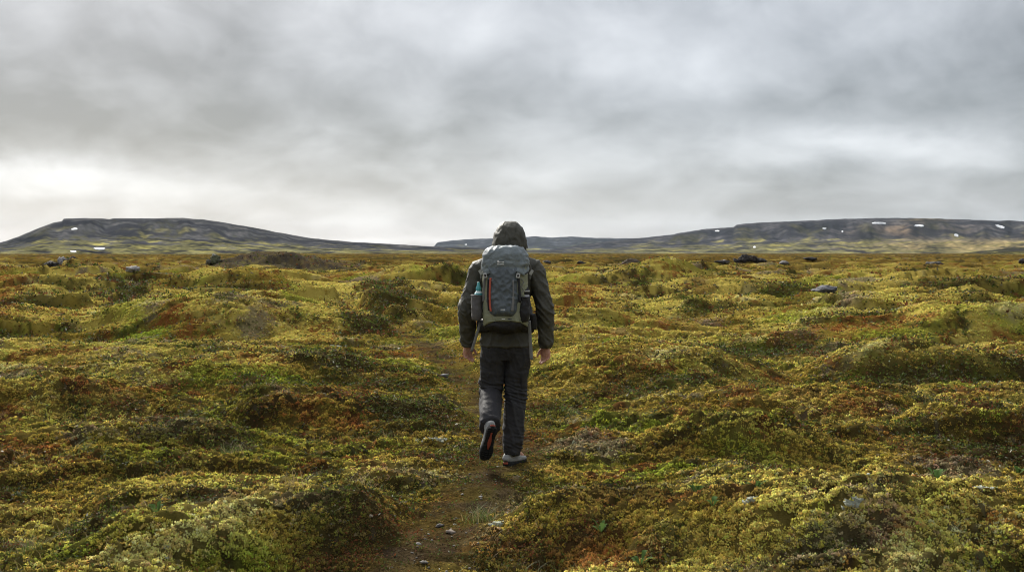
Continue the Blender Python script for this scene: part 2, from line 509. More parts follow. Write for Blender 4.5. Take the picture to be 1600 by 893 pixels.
ispath = gpath[fq].mean(1) > 0.45
co_all = np.stack([gx_, gy_, gz_], 1)
M_GROUND = mat_col('moss_ground', 1.0, 0.3, 90.0, 0.5, 0.02, 0.0)
M_PATH = mat_col('trodden_soil', 1.0, 0.6, 70.0, 1.0, 0.03, 0.0)


def sub_mesh(name, faces, mat):
    used = np.zeros(len(co_all), bool); used[faces.ravel()] = True
    remap = np.cumsum(used) - 1
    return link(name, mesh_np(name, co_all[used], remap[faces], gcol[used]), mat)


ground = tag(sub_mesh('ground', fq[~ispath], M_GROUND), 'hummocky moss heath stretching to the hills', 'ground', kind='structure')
path_o = tag(sub_mesh('path', fq[ispath], M_PATH), 'narrow trodden earth path winding between the moss hummocks', 'path', kind='structure')
del co_all, fq, _A, _R, gx_, gy_, gz_, gcol, Z2, _s

# ------------------------------------------------------------------ hills


def interp_profile(P):
    P = np.array(P, float)
    a, el = np.arctan((P[:, 0] - 800) / F), (HZ - P[:, 1]) / F
    return a, el


class Hill:
    def __init__(self, name, prof, R0, R1, cliff, seed, lowc, upc, label, gully=0.16, patch=None):
        pa, pe = interp_profile(prof)
        step = 0.0011
        self.a = np.arange(pa[0], pa[-1], step)
        el = np.interp(self.a, pa, pe) + 0.00035 * fbm(self.a * 90, self.a * 0, seed, 3)
        ca = np.cos(self.a)
        nrow = 110
        self.r = np.concatenate([np.linspace(R0, R1, nrow), R1 * np.linspace(1.01, 1.5, 24)])
        A, Rr = np.meshgrid(self.a, self.r)
        t = (Rr - R0) / (R1 - R0)
        t = t + 0.10 * fbm(A * 16, t * 1.5, seed + 5, 3) * np.clip(4 * t * (1 - t), 0, 1)
        Hc = (CZ + el * R1 / 1.0)[None, :]
        tt = np.clip(t, 0, 1)
        s = (1 - cliff) * tt ** 1.25 + cliff * sst(0.62, 0.86, tt + 0.05 * fbm(A * 45, tt * 3, seed + 9, 2))
        s = s / np.maximum(s[nrow - 1][None, :], 0.5)
        gul = (np.abs(fbm(A * 60 + 1.2 * tt, tt * 1.3, seed + 20, 3)) - 0.25)
        s = s + 0.22 * gully * gul * np.clip(tt * 3, 0, 1) * np.clip((1 - tt) * 4, 0, 1)
        s = np.clip(s, 0, 1.0)
        back = np.clip((Rr / R1 - 1) / 0.5, 0, 1)
        Z = np.where(Rr <= R1, s * Hc, Hc * (1 - 0.5 * back))
        Z = np.where(Hc < 0, Hc, Z) - 1.5
        self.Z = Z
        X, Y = np.sin(A) * Rr, np.cos(A) * Rr
        x, y = X.ravel(), Y.ravel()
        n = fbm(A.ravel() * 40, tt.ravel() * 6, seed + 30, 4) + 0.35 * perlin(A.ravel() * 220, tt.ravel() * 22, seed + 33)
        c = np.repeat(np.array(lowc)[None], len(x), 0)
        c = lerp(c, np.array(upc), sst(0.30, 0.75, tt.ravel() + 0.55 * n))
        c = lerp(c, np.array((0.27, 0.24, 0.075)), 0.95 * sst(0.12, 0.4, fbm(A.ravel() * 40 - 5 * tt.ravel(), tt.ravel() * 9, seed + 40, 4)) * sst(0.85, 0.55, tt.ravel()))
        c = lerp(c, np.array((0.034, 0.033, 0.038)), 0.95 * sst(0.06, 0.30, fbm(A.ravel() * 48 + 7 * tt.ravel(), tt.ravel() * 8, seed + 47, 3)))
        if patch:
            for (px, py, sx, sy, pc, k) in patch:
                elv = (Z.ravel() - CZ) / Rr.ravel()
                q = ((A.ravel() - (px - 800) / F) / (sx / F)) ** 2 + ((elv - (HZ - py) / F) / (sy / F)) ** 2
                c = lerp(c, np.array(pc), k * np.exp(-q) * (1 + 1.4 * n))
        c = c * np.clip(1 + 1.0 * n, 0.25, 2.2)[:, None]
        c = c * (1 + 0.5 * fbm(A.ravel() * 300 + 30 * tt.ravel(), tt.ravel() * 40, seed + 60, 3))[:, None]
        strata = sst(0.62, 0.70, tt.ravel() + 0.05 * n) * sst(0.93, 0.86, tt.ravel() + 0.05 * n) * sst(-0.1, 0.25, fbm(A.ravel() * 25, tt.ravel() * 30, seed + 70, 3))
        c = lerp(c, np.array((0.026, 0.025, 0.030)), 0.85 * strata)
        m, k = A.shape
        ii = np.arange(m * k).reshape(m, k)
        f = np.stack([ii[:-1, :-1], ii[1:, :-1], ii[1:, 1:], ii[:-1, 1:]], -1).reshape(-1, 4)[:, ::-1]
        me = mesh_np(name, np.stack([x, y, Z.ravel()], 1), f, np.clip(c * 0.78, 0.008, 0.6))
        self.obj = tag(link(name, me, M_HILL), label, 'hill', kind='structure')
        self.nrow = nrow

    def point(self, a, el):
        """where a sight line meets the front slope"""
        j = int(np.clip(round((a - self.a[0]) / 0.0011), 0, len(self.a) - 1))
        elv = (self.Z[:self.nrow, j] - CZ) / self.r[:self.nrow]
        k = np.argmax(elv >= el) if np.any(elv >= el) else int(np.argmax(elv))
        k = max(k, 1)
        w = np.clip((el - elv[k - 1]) / max(elv[k] - elv[k - 1], 1e-6), 0, 1)
        rr_ = self.r[k - 1] + w * (self.r[k] - self.r[k - 1])
        z = self.Z[k - 1, j] + w * (self.Z[k, j] - self.Z[k - 1, j])
        return np.array((math.sin(a) * rr_, math.cos(a) * rr_, z))


M_HILL = mat_col('hill_scree_and_turf', 1.0, 0.25, 0.02, 0.6, 12.0, 0.0)
left_hill = Hill('hill', [(-420, 400), (-200, 396), (-60, 389), (0, 380), (30, 371), (60, 359), (85, 350.5), (98, 348.5), (99.5, 345), (130, 343.6), (160, 343.8), (172, 344.6), (178, 343.4), (235, 343.2), (285, 342), (320, 344.2),
                           (360, 350), (400, 356.5), (440, 364), (480, 371), (520, 375), (560, 378), (610, 380.5), (650, 383), (700, 385.4), (760, 386.5), (830, 390), (900, 393.0), (1000, 396), (1080, 400)],
                 2300, 4600, 0.34, 200, (0.150, 0.138, 0.060), (0.070, 0.067, 0.066), 'flat topped dark hill with a stepped crag at its left end', 0.2)
far_ridge = Hill('hill', [(640, 400), (679, 384), (682, 379.5), (686, 377.5), (712, 374.8), (740, 373), (772, 372.2), (800, 371), (826, 369.4), (838, 368.8), (862, 371), (892, 369), (920, 371), (962, 372), (1000, 372), (1060, 372), (1200, 380), (1300, 398)],
                 8500, 11800, 0.5, 300, (0.10, 0.10, 0.06), (0.06, 0.06, 0.065), 'low blue grey ridge fading in the distance behind the walker', 0.2)
right_hill = Hill('hill', [(790, 402), (850, 391), (900, 383), (960, 375.5), (1010, 370.5), (1053, 366), (1057, 364.6), (1100, 358), (1146, 355), (1150, 352), (1166, 349.4), (1200, 348), (1240, 346.6), (1300, 344.2), (1380, 342.6), (1450, 344), (1500, 346),
                            (1560, 348.6), (1575, 348), (1600, 350), (1700, 356), (1850, 367), (2000, 380), (2200, 400)],
                  3900, 7200, 0.40, 400, (0.150, 0.138, 0.066), (0.064, 0.061, 0.065), 'broad long plateau hill streaked with snow patches', 0.24,
                  [(1480, 384, 130, 8, (0.26, 0.20, 0.09), 0.8), (1400, 362, 70, 8, (0.16, 0.115, 0.075), 0.6), (1420, 347, 25, 3, (0.2, 0.15, 0.07), 0.7)])
near_hill = Hill('hill', [(1330, 403), (1420, 399.5), (1480, 396), (1540, 391), (1600, 385.5), (1700, 378), (1850, 372), (2000, 380), (2200, 400)],
                 1500, 2600, 0.0, 500, (0.075, 0.07, 0.03), (0.06, 0.058, 0.03), 'dark olive shoulder of land rising at the right edge', 0.08)

# snow patches lying on the slopes
M_SNOW = bpy.data.materials.new('old_snow'); M_SNOW.use_nodes = True
_p = M_SNOW.node_tree.nodes['Principled BSDF']
_N = NT(M_SNOW.node_tree)
_g = nd(M_SNOW.node_tree, 'ShaderNodeNewGeometry')
_c = _N.mix(_N.rng(_N.noise(_g.outputs['Position'], 0.06, 4), 0.35, 0.7), (0.62, 0.64, 0.67, 1), (0.45, 0.46, 0.48, 1))
M_SNOW.node_tree.links.new(_c, _p.inputs['Base Color'])
_p.inputs['Roughness'].default_value = 0.7


def snow(hill, px, py, w, h, tilt, label):
    n = 36
    ring_t, ring_b = [], []
    a0, e0 = (px - 800) / F, (HZ - py) / F
    w, h = w * 0.85, h * 0.72
    for i in range(n):
        th = 2 * math.pi * i / n
        q = 1 + 0.05 * math.sin(3 * th + px) + 0.07 * math.sin(7 * th + py) + 0.05 * math.sin(11 * th + px)
        u = math.copysign(abs(math.cos(th)) ** 0.7, math.cos(th)) * w / 2 * q
        v = math.copysign(abs(math.sin(th)) ** 0.8, math.sin(th)) * h / 2 * q - tilt * u
        ring_t.append((a0 + u / F, e0 + v / F))
    verts = []
    levels = [1.0, 0.92, 0.6, 0.3]
    P0 = hill.point(a0, e0)
    for li, lv in enumerate(levels):
        for (a, el) in ring_t:
            p = hill.point(a0 + (a - a0) * lv, e0 + (el - e0) * lv)
            nrm = np.array((-math.sin(a0), -math.cos(a0), 0.9)); nrm /= np.linalg.norm(nrm)
            verts.append(p + nrm * (-3.0 if li == 0 else 2.5))
    nrm = np.array((-math.sin(a0), -math.cos(a0), 0.9)); nrm /= np.linalg.norm(nrm)
    verts.append(P0 + nrm * 3.0)
    verts = np.array(verts); org = P0.copy(); verts -= org
    bm = bmesh.new()
    bv = [bm.verts.new(v) for v in verts]
    for li in range(len(levels) - 1):
        for i in range(n):
            j = (i + 1) % n
            bm.faces.new((bv[li * n + i], bv[li * n + j], bv[(li + 1) * n + j], bv[(li + 1) * n + i]))
    for i in range(n):
        j = (i + 1) % n
        bm.faces.new((bv[3 * n + i], bv[3 * n + j], bv[4 * n]))
    bm.faces.new([bv[i] for i in range(n)][::-1])
    bmesh.ops.recalc_face_normals(bm, faces=bm.faces)
    me = bpy.data.meshes.new('snow_patch'); bm.to_mesh(me); bm.free()
    o = link('snow_patch', me, M_SNOW, loc=Vector(org))
    tag(o, label, 'snow patch', 'snow patches left on the hills')


snow(left_hill, 148, 360.6, 10, 3.4, -0.1, 'snow patch high on the left hill below the crag')
snow(left_hill, 182, 389.2, 18, 3.4, 0.02, 'long thin snow patch at the foot of the left hill')
snow(left_hill, 146, 393.6, 10, 2.6, 0.03, 'lowest snow sliver on the left hill, almost on the plain')
snow(far_ridge, 728, 382.0, 4, 2.4, 0.0, 'tiny snow spot on the far blue ridge left of the walker')
snow(right_hill, 1117, 361.4, 8, 2.8, 0.0, 'snow patch under the leftmost step of the broad right hill')
snow(right_hill, 1173, 386.2, 4.5, 3.5, 0.0, 'small round snow spot low on the right hill above the dark rock pile')
snow(right_hill, 1276, 358.4, 7, 3.0, 0.0, 'small snow patch near the rim between the low spots and the long bar of snow')
snow(right_hill, 1302, 363.0, 3, 3.4, 0.0, 'faint upright snow fleck just below and right of a small rim patch')
snow(right_hill, 1354, 351.0, 24, 3.8, 0.03, 'longest bar of snow just under the rim of the right hill')
snow(right_hill, 1410, 355.2, 16, 4.4, 0.02, 'thick snow patch right beside the longest bar of snow')
snow(right_hill, 1461.5, 369.6, 7, 5.4, 0.3, 'round snow patch halfway down the right hill')
snow(right_hill, 1520, 357.4, 14, 5.0, 0.32, 'slanting snow patch nearest the right edge of the hill')

# ------------------------------------------------------------------ air
def box_mesh(name, x0, x1, y0, y1, z0, z1):
    bm = bmesh.new()
    v = [bm.verts.new(p) for p in ((x0, y0, z0), (x1, y0, z0), (x1, y1, z0), (x0, y1, z0), (x0, y0, z1), (x1, y0, z1), (x1, y1, z1), (x0, y1, z1))]
    for f in ((3, 2, 1, 0), (4, 5, 6, 7), (0, 1, 5, 4), (1, 2, 6, 5), (2, 3, 7, 6), (3, 0, 4, 7)):
        bm.faces.new([v[i] for i in f])
    me = bpy.data.meshes.new(name); bm.to_mesh(me); bm.free()
    return me


M_HAZE = bpy.data.materials.new('haze'); M_HAZE.use_nodes = True
_t = M_HAZE.node_tree; _t.nodes.clear()
_pv = nd(_t, 'ShaderNodeVolumePrincipled')
_pv.inputs['Color'].default_value = (0.66, 0.82, 1.0, 1)
_pv.inputs['Density'].default_value = 0.00001
_pv.inputs['Anisotropy'].default_value = 0.2
_o = nd(_t, 'ShaderNodeOutputMaterial'); _t.links.new(_pv.outputs[0], _o.inputs['Volume'])
haze = link('haze', box_mesh('haze', -19500, 19500, -19500, 19500, -12, 520), M_HAZE)
tag(haze, 'pale blue air softening the far hills', 'haze', kind='stuff')

# ------------------------------------------------------------------ ground cover (uncountable: one object per kind of plant)
M_MOSS = mat_col('moss_shoots', 1.0, 0.2, 120.0, 0.0, 0.01, 0.0, 0.3)
M_LEAF = mat_col('small_leaves', 0.75, 0.25, 80.0, 0.0, 0.01, 0.05, 0.3)
M_GRASS = mat_col('grass_blades', 0.65, 0.2, 60.0, 0.0, 0.01, 0.3, 0.3)


def scatter_points(n, r0, r1, half=0.59, p=1.0):
    """points whose density falls with the square of the distance (p=1) or more slowly"""
    u = RNG.random(n)
    r = r0 * (r1 / r0) ** u if p == 1.0 else (r0 ** p + u * (r1 ** p - r0 ** p)) ** (1 / p)
    a = (RNG.random(n) * 2 - 1) * half
    return np.sin(a) * r, np.cos(a) * r, r


def grad(x, y, e=0.05):
    h = height(x, y, False)
    return (height(x + e, y, False) - h) / e, (height(x, y + e, False) - h) / e


def base_slope(x, y, e=0.25):
    h = base_height(x, y)
    return np.hypot(base_height(x + e, y) - h, base_height(x, y + e) - h) / e


def unit(v):
    return v / np.maximum(np.linalg.norm(v, axis=1, keepdims=True), 1e-9)


# moss: cushions of short shoots, each cushion of one tone
def moss_cushions(n, r0, r1, rc_k, shoots, seedless=True):
    x, y, r = scatter_points(n, r0, r1)
    gxx, gyy = grad(x, y)
    jit = 0.03 + 0.005 * r
    xj, yj = x + RNG.normal(0, 1, n) * jit, y + RNG.normal(0, 1, n) * jit
    z = height(x, y)
    sl = base_slope(x, y)
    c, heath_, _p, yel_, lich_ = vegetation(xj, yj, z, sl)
    path_ = vegetation(x, y, z, sl)[2]
    face = (CZ / r + (gxx * x + gyy * y) / r) / (CZ / r)        # how much of each spot an eye at head height sees
    l1, l2 = np.abs(perlin(x / 0.27, y / 0.23, 4)), np.abs(perlin(x / 0.10, y / 0.09, 5))
    gap = sst(0.06, 0.015, l1) * fade(0.27, r) * 0.9 + sst(0.06, 0.015, l2) * fade(0.10, r) * 0.6      # peat shows between the lumps
    gap = np.maximum(gap, pits(x, y, r))
    keep = RNG.random(n) < (1 - np.clip(gap, 0, 0.95)) * np.clip(0.30 * face, 0.10, 1) * (1 - np.clip(path_ * 1.1 - 0.6 * sst(0.0, 0.35, perlin(x / 0.16, y / 0.16, 161)), 0, 0.88)) * (1 - 0.45 * heath_)
    x, y, z, r, c, gxx, gyy = (q[keep] for q in (x, y, z, r, c, gxx, gyy))
    n = len(x)
    nrm = unit(np.stack([-gxx * 0.8, -gyy * 0.8, np.ones(n)], 1))
    small = np.clip(path_dist(x, y) / 0.35, 0.55, 1)
    rc = rc_k * r * (6.5 / r) ** 0.6 * (0.65 + 0.7 * RNG.random(n)) * small
    hc = np.minimum(rc * 0.6, 0.04) * (0.5 + 0.9 * RNG.random(n))
    tone = c * 1.38 * (0.74 + 0.62 * RNG.random((n, 1))) * (1 + RNG.normal(0, 0.07, (n, 3)))
    C0 = np.repeat(np.stack([x, y, z], 1), shoots, 0)
    N0 = np.repeat(nrm, shoots, 0); rc_ = np.repeat(rc, shoots); hc_ = np.repeat(hc, shoots)
    m = n * shoots
    th = RNG.random(m) * 2 * np.pi; rho = np.sqrt(RNG.random(m))
    sd = unit(np.cross(N0, np.array([[0.0, 1.0, 0.0]]))); s2 = np.cross(N0, sd)
    out = sd * np.cos(th)[:, None] + s2 * np.sin(th)[:, None]
    P = C0 + out * (rho * rc_)[:, None] + N0 * (hc_ * (1 - rho ** 2) - 0.15 * rc_)[:, None]
    up_ = unit(N0 + out * (0.9 * rho)[:, None] + RNG.normal(0, 0.22, (m, 3)))
    w = rc_ * (0.21 + 0.16 * RNG.random(m))
    L = np.minimum(w * (0.6 + 0.9 * RNG.random(m) ** 1.5), 0.03 + 0.3 * w)
    a1 = unit(np.cross(up_, RNG.normal(0, 1, (m, 3)))); a2 = np.cross(up_, a1)
    vv = np.empty((m, 4, 3), np.float32)
    for k in range(3):
        t_ = 2 * math.pi * k / 3
        vv[:, k] = P - up_ * (w * 1.0)[:, None] + (a1 * math.cos(t_) + a2 * math.sin(t_)) * w[:, None]
    vv[:, 3] = P + up_ * L[:, None]
    cc = np.clip(np.repeat(tone, shoots, 0) * (0.74 + 0.58 * RNG.random((m, 1))), 0.008, 0.7)
    return vv, cc


va, ca = moss_cushions(560000, 4.5, 30.0, 0.0029, 9)
vb, cb_ = moss_cushions(330000, 24.0, 140.0, 0.0042, 4)
vv, cc = np.concatenate([va, vb]), np.concatenate([ca, cb_])
base = (np.arange(len(vv)) * 4)[:, None]
ff = np.concatenate([base + np.array([[0, 1, 3]]), base + np.array([[1, 2, 3]]), base + np.array([[2, 0, 3]])], 0)
moss = link('moss', mesh_np('moss', vv.reshape(-1, 3), ff, np.repeat(cc, 4, 0), smooth=False), M_MOSS)
tag(moss, 'yellow green carpet of moss shoots over the hummocks', 'moss', kind='stuff')
del va, vb, vv, cc, ff

# small leaves of crowberry, bilberry and dwarf willow in the dark patches
x, y, r = scatter_points(640000, 4.6, 100.0)
z = height(x, y)
gxx, gyy = grad(x, y)
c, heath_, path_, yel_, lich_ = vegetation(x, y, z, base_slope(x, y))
keep = (RNG.random(len(x)) < (0.06 + 0.12 * path_ + 0.9 * heath_) * (1 - 0.3 * sst(40, 100, r))) & (RNG.random(len(x)) > 0.85 * path_)
x, y, z, r, heath_ = x[keep], y[keep], z[keep], r[keep], heath_[keep]
n = len(x)
nrm = unit(RNG.normal(0, 0.75, (n, 3)) + np.array([[0, 0, 0.6]]))
t1 = unit(np.cross(nrm, RNG.normal(0, 1, (n, 3)))); t2 = np.cross(nrm, t1)
s = np.minimum(0.0009 * r, 0.008 + 0.0007 * r) * (0.6 + 0.8 * RNG.random(n))
P = np.stack([x, y, z + RNG.random(n) * np.minimum(0.0045 * r, 0.09) * (0.3 + heath_)], 1)
vv = np.empty((n, 4, 3), np.float32)
vv[:, 0] = P - t1 * (s * 1.3)[:, None]
vv[:, 1] = P + t2 * (s * 0.7)[:, None] + nrm * (s * 0.2)[:, None]
vv[:, 2] = P + t1 * (s * 1.5)[:, None]
vv[:, 3] = P - t2 * (s * 0.7)[:, None] + nrm * (s * 0.2)[:, None]
base = (np.arange(n) * 4)[:, None]
ff = np.concatenate([base + np.array([[0, 1, 2]]), base + np.array([[0, 2, 3]])], 0)
kind = RNG.random(n)
reg = fbm(x / 0.8, y / 0.7, 140, 3) + RNG.normal(0, 0.15, n)
PAL = np.array([(0.050, 0.072, 0.016), (0.10, 0.135, 0.028), (0.135, 0.050, 0.022), (0.045, 0.032, 0.018), (0.12, 0.105, 0.07), (0.085, 0.105, 0.062), (0.42, 0.40, 0.34)])
pick = np.where(reg > 0.28, 2, np.where(kind < 0.42, 0, np.where(kind < 0.60, 1, np.where(kind < 0.80, 3, np.where(kind < 0.86, 5, np.where(kind < 0.994, 4, 6))))))
cc = np.clip(PAL[pick] * (0.6 + 0.8 * RNG.random((n, 1))), 0.006, 0.7)
shrubs = link('undergrowth', mesh_np('undergrowth', vv.reshape(-1, 3), ff, np.repeat(cc, 4, 0), smooth=False), M_LEAF)
tag(shrubs, 'dark small leaved crowberry and bilberry mats between the moss', 'undergrowth', kind='stuff')


# grass
def blades(P, hgt, lean, wid, col, seg=4):
    """P (n,3) root points -> curved tapering blades; returns verts, faces, colours"""
    n = len(P)
    d = RNG.random(n) * 2 * math.pi
    dv = np.stack([np.cos(d), np.sin(d), np.zeros(n)], 1)
    sv_ = np.stack([-np.sin(d + RNG.normal(0, 0.5, n)), np.cos(d), np.zeros(n)], 1)
    vv = np.empty((n, (seg + 1) * 2, 3), np.float32)
    for k in range(seg + 1):
        t = k / seg
        c_ = P + np.array([[0, 0, 1]]) * (hgt * (t - 0.35 * lean * t * t))[:, None] + dv * (hgt * lean * t ** 1.7)[:, None]
        ww = (wid * (1 - 0.92 * t))[:, None]
        vv[:, 2 * k] = c_ - sv_ * ww; vv[:, 2 * k + 1] = c_ + sv_ * ww
    b = (np.arange(n) * (seg + 1) * 2)[:, None]
    ff = np.concatenate([b + np.array([[2 * k, 2 * k + 1, 2 * k + 3, 2 * k + 2]]) for k in range(seg)], 0)
    return vv.reshape(-1, 3), ff, np.repeat(col, (seg + 1) * 2, 0)


x, y, r = scatter_points(60000, 4.8, 26.0, p=1.2)
gm = fbm(x / 1.3, y / 1.0, 150, 3)
pd = path_dist(x, y)
keep = (RNG.random(len(x)) < 0.85 * sst(0.22, 0.5, gm) + 0.05 + 0.18 * np.exp(-((pd - 0.5) / 0.25) ** 2)) & (pd > 0.2)
x, y, r = x[keep], y[keep], r[keep]
z = height(x, y)
n = len(x)
straw = RNG.random(n) < 0.42
cb = np.where(straw[:, None], np.array([[0.30, 0.22, 0.10]]), np.array([[0.10, 0.125, 0.028]])) * (0.6 + 0.8 * RNG.random((n, 1)))
v_, f_, c_ = blades(np.stack([x, y, z - 0.01], 1), 0.05 + 0.09 * RNG.random(n) ** 1.6, 0.3 + 0.8 * RNG.random(n), 0.0011 + 0.00012 * r, np.clip(cb, 0.01, 0.6))
grass = link('grass', mesh_np('grass', v_, f_, c_, smooth=False), M_GRASS)
tag(grass, 'thin scattered grass blades and straw stalks in the moss', 'grass', kind='stuff')

# countable tufts of grass
TUFTS = [  # column, distance, blades, height, spread, straw share, label
    (752, 6.75, 150, 0.15, 0.11, 0.25, 'green grass tuft on the right edge of the path nearest the camera'),
    (560, 7.6, 80, 0.14, 0.10, 0.85, 'straw coloured grass tuft on top of the near left hummock'),
    (360, 8.55, 110, 0.14, 0.12, 0.35, 'sprawling grass tuft behind the near left hummock'),
    (128, 8.3, 80, 0.11, 0.10, 0.2, 'dull green grass tuft low in the hollow by the left edge'),
    (905, 10.6, 110, 0.15, 0.14, 0.75, 'pale dry grass tuft right of the walker beside the small pale hummock'),
    (1382, 8.2, 90, 0.12, 0.09, 0.15, 'bright green grass tuft in the hollow at right below the red slope'),
    (893, 11.6, 60, 0.11, 0.09, 0.1, 'small green grass tuft just behind the pale dry tuft'),
    (40, 6.15, 90, 0.12, 0.1, 0.2, 'dark green grass tuft at the lower left corner'),
    (605, 16.5, 90, 0.15, 0.16, 0.3, 'grass tuft left of the path beyond the walker'),
    (455, 6.6, 24, 0.17, 0.08, 0.9, 'few tall bent straw stalks at the foot of the left hummock'),
]
for (px, Y, nb, hg, sp, st_, lab) in TUFTS:
    X = (px - 800) / F * Y
    rx = RNG.normal(0, sp * 0.5, nb); ry = RNG.normal(0, sp * 0.5, nb)
    zz = height(X + rx, Y + ry)
    z0 = float(height(np.array([X]), np.array([Y]))[0])
    straw = RNG.random(nb) < st_
    cb = np.where(straw[:, None], np.array([[0.33, 0.25, 0.12]]), np.array([[0.10, 0.14, 0.032]])) * (0.6 + 0.8 * RNG.random((nb, 1)))
    v_, f_, c_ = blades(np.stack([rx, ry, zz - z0 - 0.01], 1), hg * (0.5 + 0.6 * RNG.random(nb)), 0.35 + 0.7 * RNG.random(nb), np.full(nb, 0.0011 + 0.00012 * Y), np.clip(cb, 0.01, 0.6))
    tag(link('grass_tuft', mesh_np('grass_tuft', v_, f_, c_, smooth=False), M_GRASS, loc=(X, Y, z0)), lab, 'grass tuft', 'grass tufts among the moss')

# broad leaved little plants
PLANTS = [
    (1003, 5.75, 7, 0.030, 'small rosette of round mid green leaves on the near right hummock'),
    (1090, 6.4, 9, 0.026, 'pale green leafy sprig near the crest of the right hummock'),
    (1185, 6.25, 8, 0.030, 'broad leaved green plant on the right flank of the near hummock'),
    (1115, 6.0, 5, 0.028, 'pair of large green leaves below the crest of the right hummock'),
    (940, 6.15, 9, 0.022, 'cluster of dull green leaves on the left side of the right hummock'),
    (1468, 6.3, 6, 0.026, 'bright green sprouting plant on the slope at lower right'),
    (1595, 8.4, 8, 0.03, 'green leafy plant against the right edge of the red slope'),
    (240, 6.2, 9, 0.02, 'dark green leafy plant on the near left hummock'),
]
for (px, Y, nl, sz, lab) in PLANTS:
    X = (px - 800) / F * Y
    z0 = float(height(np.array([X]), np.array([Y]))[0])
    vs, fs = [], []
    for k in range(nl):
        th = k * 2.4 + random.random() * 0.6
        tilt = 0.25 + 0.6 * random.random()
        d = Vector((math.cos(th) * math.cos(tilt), math.sin(th) * math.cos(tilt), math.sin(tilt)))
        s_ = Vector((-math.sin(th), math.cos(th), 0)); u_ = s_.cross(d) * -1
        o_ = d * (0.012 + 0.03 * random.random()) + Vector((0, 0, 0.012 + 0.02 * random.random()))
        q = sz * (0.7 + 0.6 * random.random())
        b = len(vs)
        for (a_, w_, l_) in ((0, 0.0, 0), (0.3, 0.42, 0.06), (0.65, 0.5, 0.08), (1.0, 0.28, 0.03), (1.15, 0.0, -0.04)):
            for sg in (-1, 0, 1):
                vs.append(Vector((0.001 * sg, 0, -0.004)) if a_ == 0 else o_ + d * (a_ * q) + s_ * (sg * w_ * q) + u_ * ((l_ + 0.13 * abs(sg) * w_ * 2) * q))
        for i in range(4):
            for j in range(2):
                fs.append((b + i * 3 + j, b + i * 3 + j + 1, b + i * 3 + j + 4, b + i * 3 + j + 3))
    vs = np.array([tuple(v) for v in vs])
    tone = np.array((0.085, 0.15, 0.04)) * (0.8 + 0.5 * random.random())
    tag(link('leafy_plant', mesh_np('leafy_plant', vs, np.array(fs), np.repeat(tone[None], len(vs), 0)), M_LEAF, loc=(X, Y, z0)), lab, 'plant', 'broad leaved plants in the moss')

# pale lichen cushions
LICHENS = [
    (1545, 7.7, 0.11, 60, 'white lichen cluster in the hollow at right below the red slope'),
    (1335, 5.75, 0.045, 26, 'small white lichen tuft low in the right foreground'),
    (1175, 5.95, 0.035, 18, 'tiny white lichen tuft among green leaves on the right hummock'),
    (1420, 25.2, 0.42, 80, 'pale grey lichen crust on the flank of the far right hummock'),
    (775, 6.5, 0.04, 18, 'little white lichen tuft beside the near green grass tuft'),
    (1350, 8.4, 0.07, 26, 'sparse white lichen bits left of the white cluster in the hollow'),
    (675, 9.5, 0.16, 50, 'grey green lichen mat left of the walker'),
    (520, 19.0, 0.22, 50, 'pale lichen patch beside the path far behind the walker'),
]


def lichen_mesh(X, Y, z0, spread, n):
    a = np.clip(RNG.normal(0, 0.5, (n, 2)), -0.75, 0.75) * spread * 0.85 * np.array([[1.3, 0.8]])
    vs, fs = [], []
    for i in range(n):
        px_, py_ = a[i]
        zz = float(height(np.array([X + px_]), np.array([Y + py_]))[0]) - z0
        s_ = spread * 0.10 * (0.5 + RNG.random()) if spread > 0.2 else 0.013 * (0.5 + RNG.random())
        b = len(vs)
        m = 7
        vs.append((px_, py_, zz + s_ * 0.7))
        for k in range(m):
            th = 2 * math.pi * k / m
            q = s_ * (0.6 + 0.9 * RNG.random())
            vs.append((px_ + q * math.cos(th), py_ + q * math.sin(th), zz + s_ * (0.2 + 1.1 * RNG.random())))
        for k in range(m):
            q = s_ * 0.6
            th = 2 * math.pi * k / m
            vs.append((px_ + q * math.cos(th), py_ + q * math.sin(th), zz - s_ * 0.4))
        for k in range(m):
            k2 = (k + 1) % m
            fs.append((b, b + 1 + k, b + 1 + k2)); fs.append((b + 1 + k, b + 1 + m + k, b + 1 + m + k2)); fs.append((b + 1 + k, b + 1 + m + k2, b + 1 + k2))
    vs = np.array(vs)
    return mesh_np('lichen_patch', vs, np.array(fs), np.repeat(np.array([[0.40, 0.42, 0.34]]), len(vs), 0) * (0.7 + 0.5 * RNG.random((len(vs), 1))), smooth=False)


for (px, Y, sp, nn, lab) in LICHENS:
    X = (px - 800) / F * Y
    z0 = float(height(np.array([X]), np.array([Y]))[0])
    tag(link('lichen_patch', lichen_mesh(X, Y, z0, sp, nn), M_MOSS, loc=(X, Y, z0)), lab, 'lichen', 'pale lichen patches')

# ------------------------------------------------------------------ stones and rocks
M_ROCK = mat_col('rock', 0.85, 0.4, 25.0, 0.7, 0.02, 0.25)
M_ROCKF = mat_col('lava_rock', 0.9, 0.4, 4.0, 0.8, 0.1, 0.2)


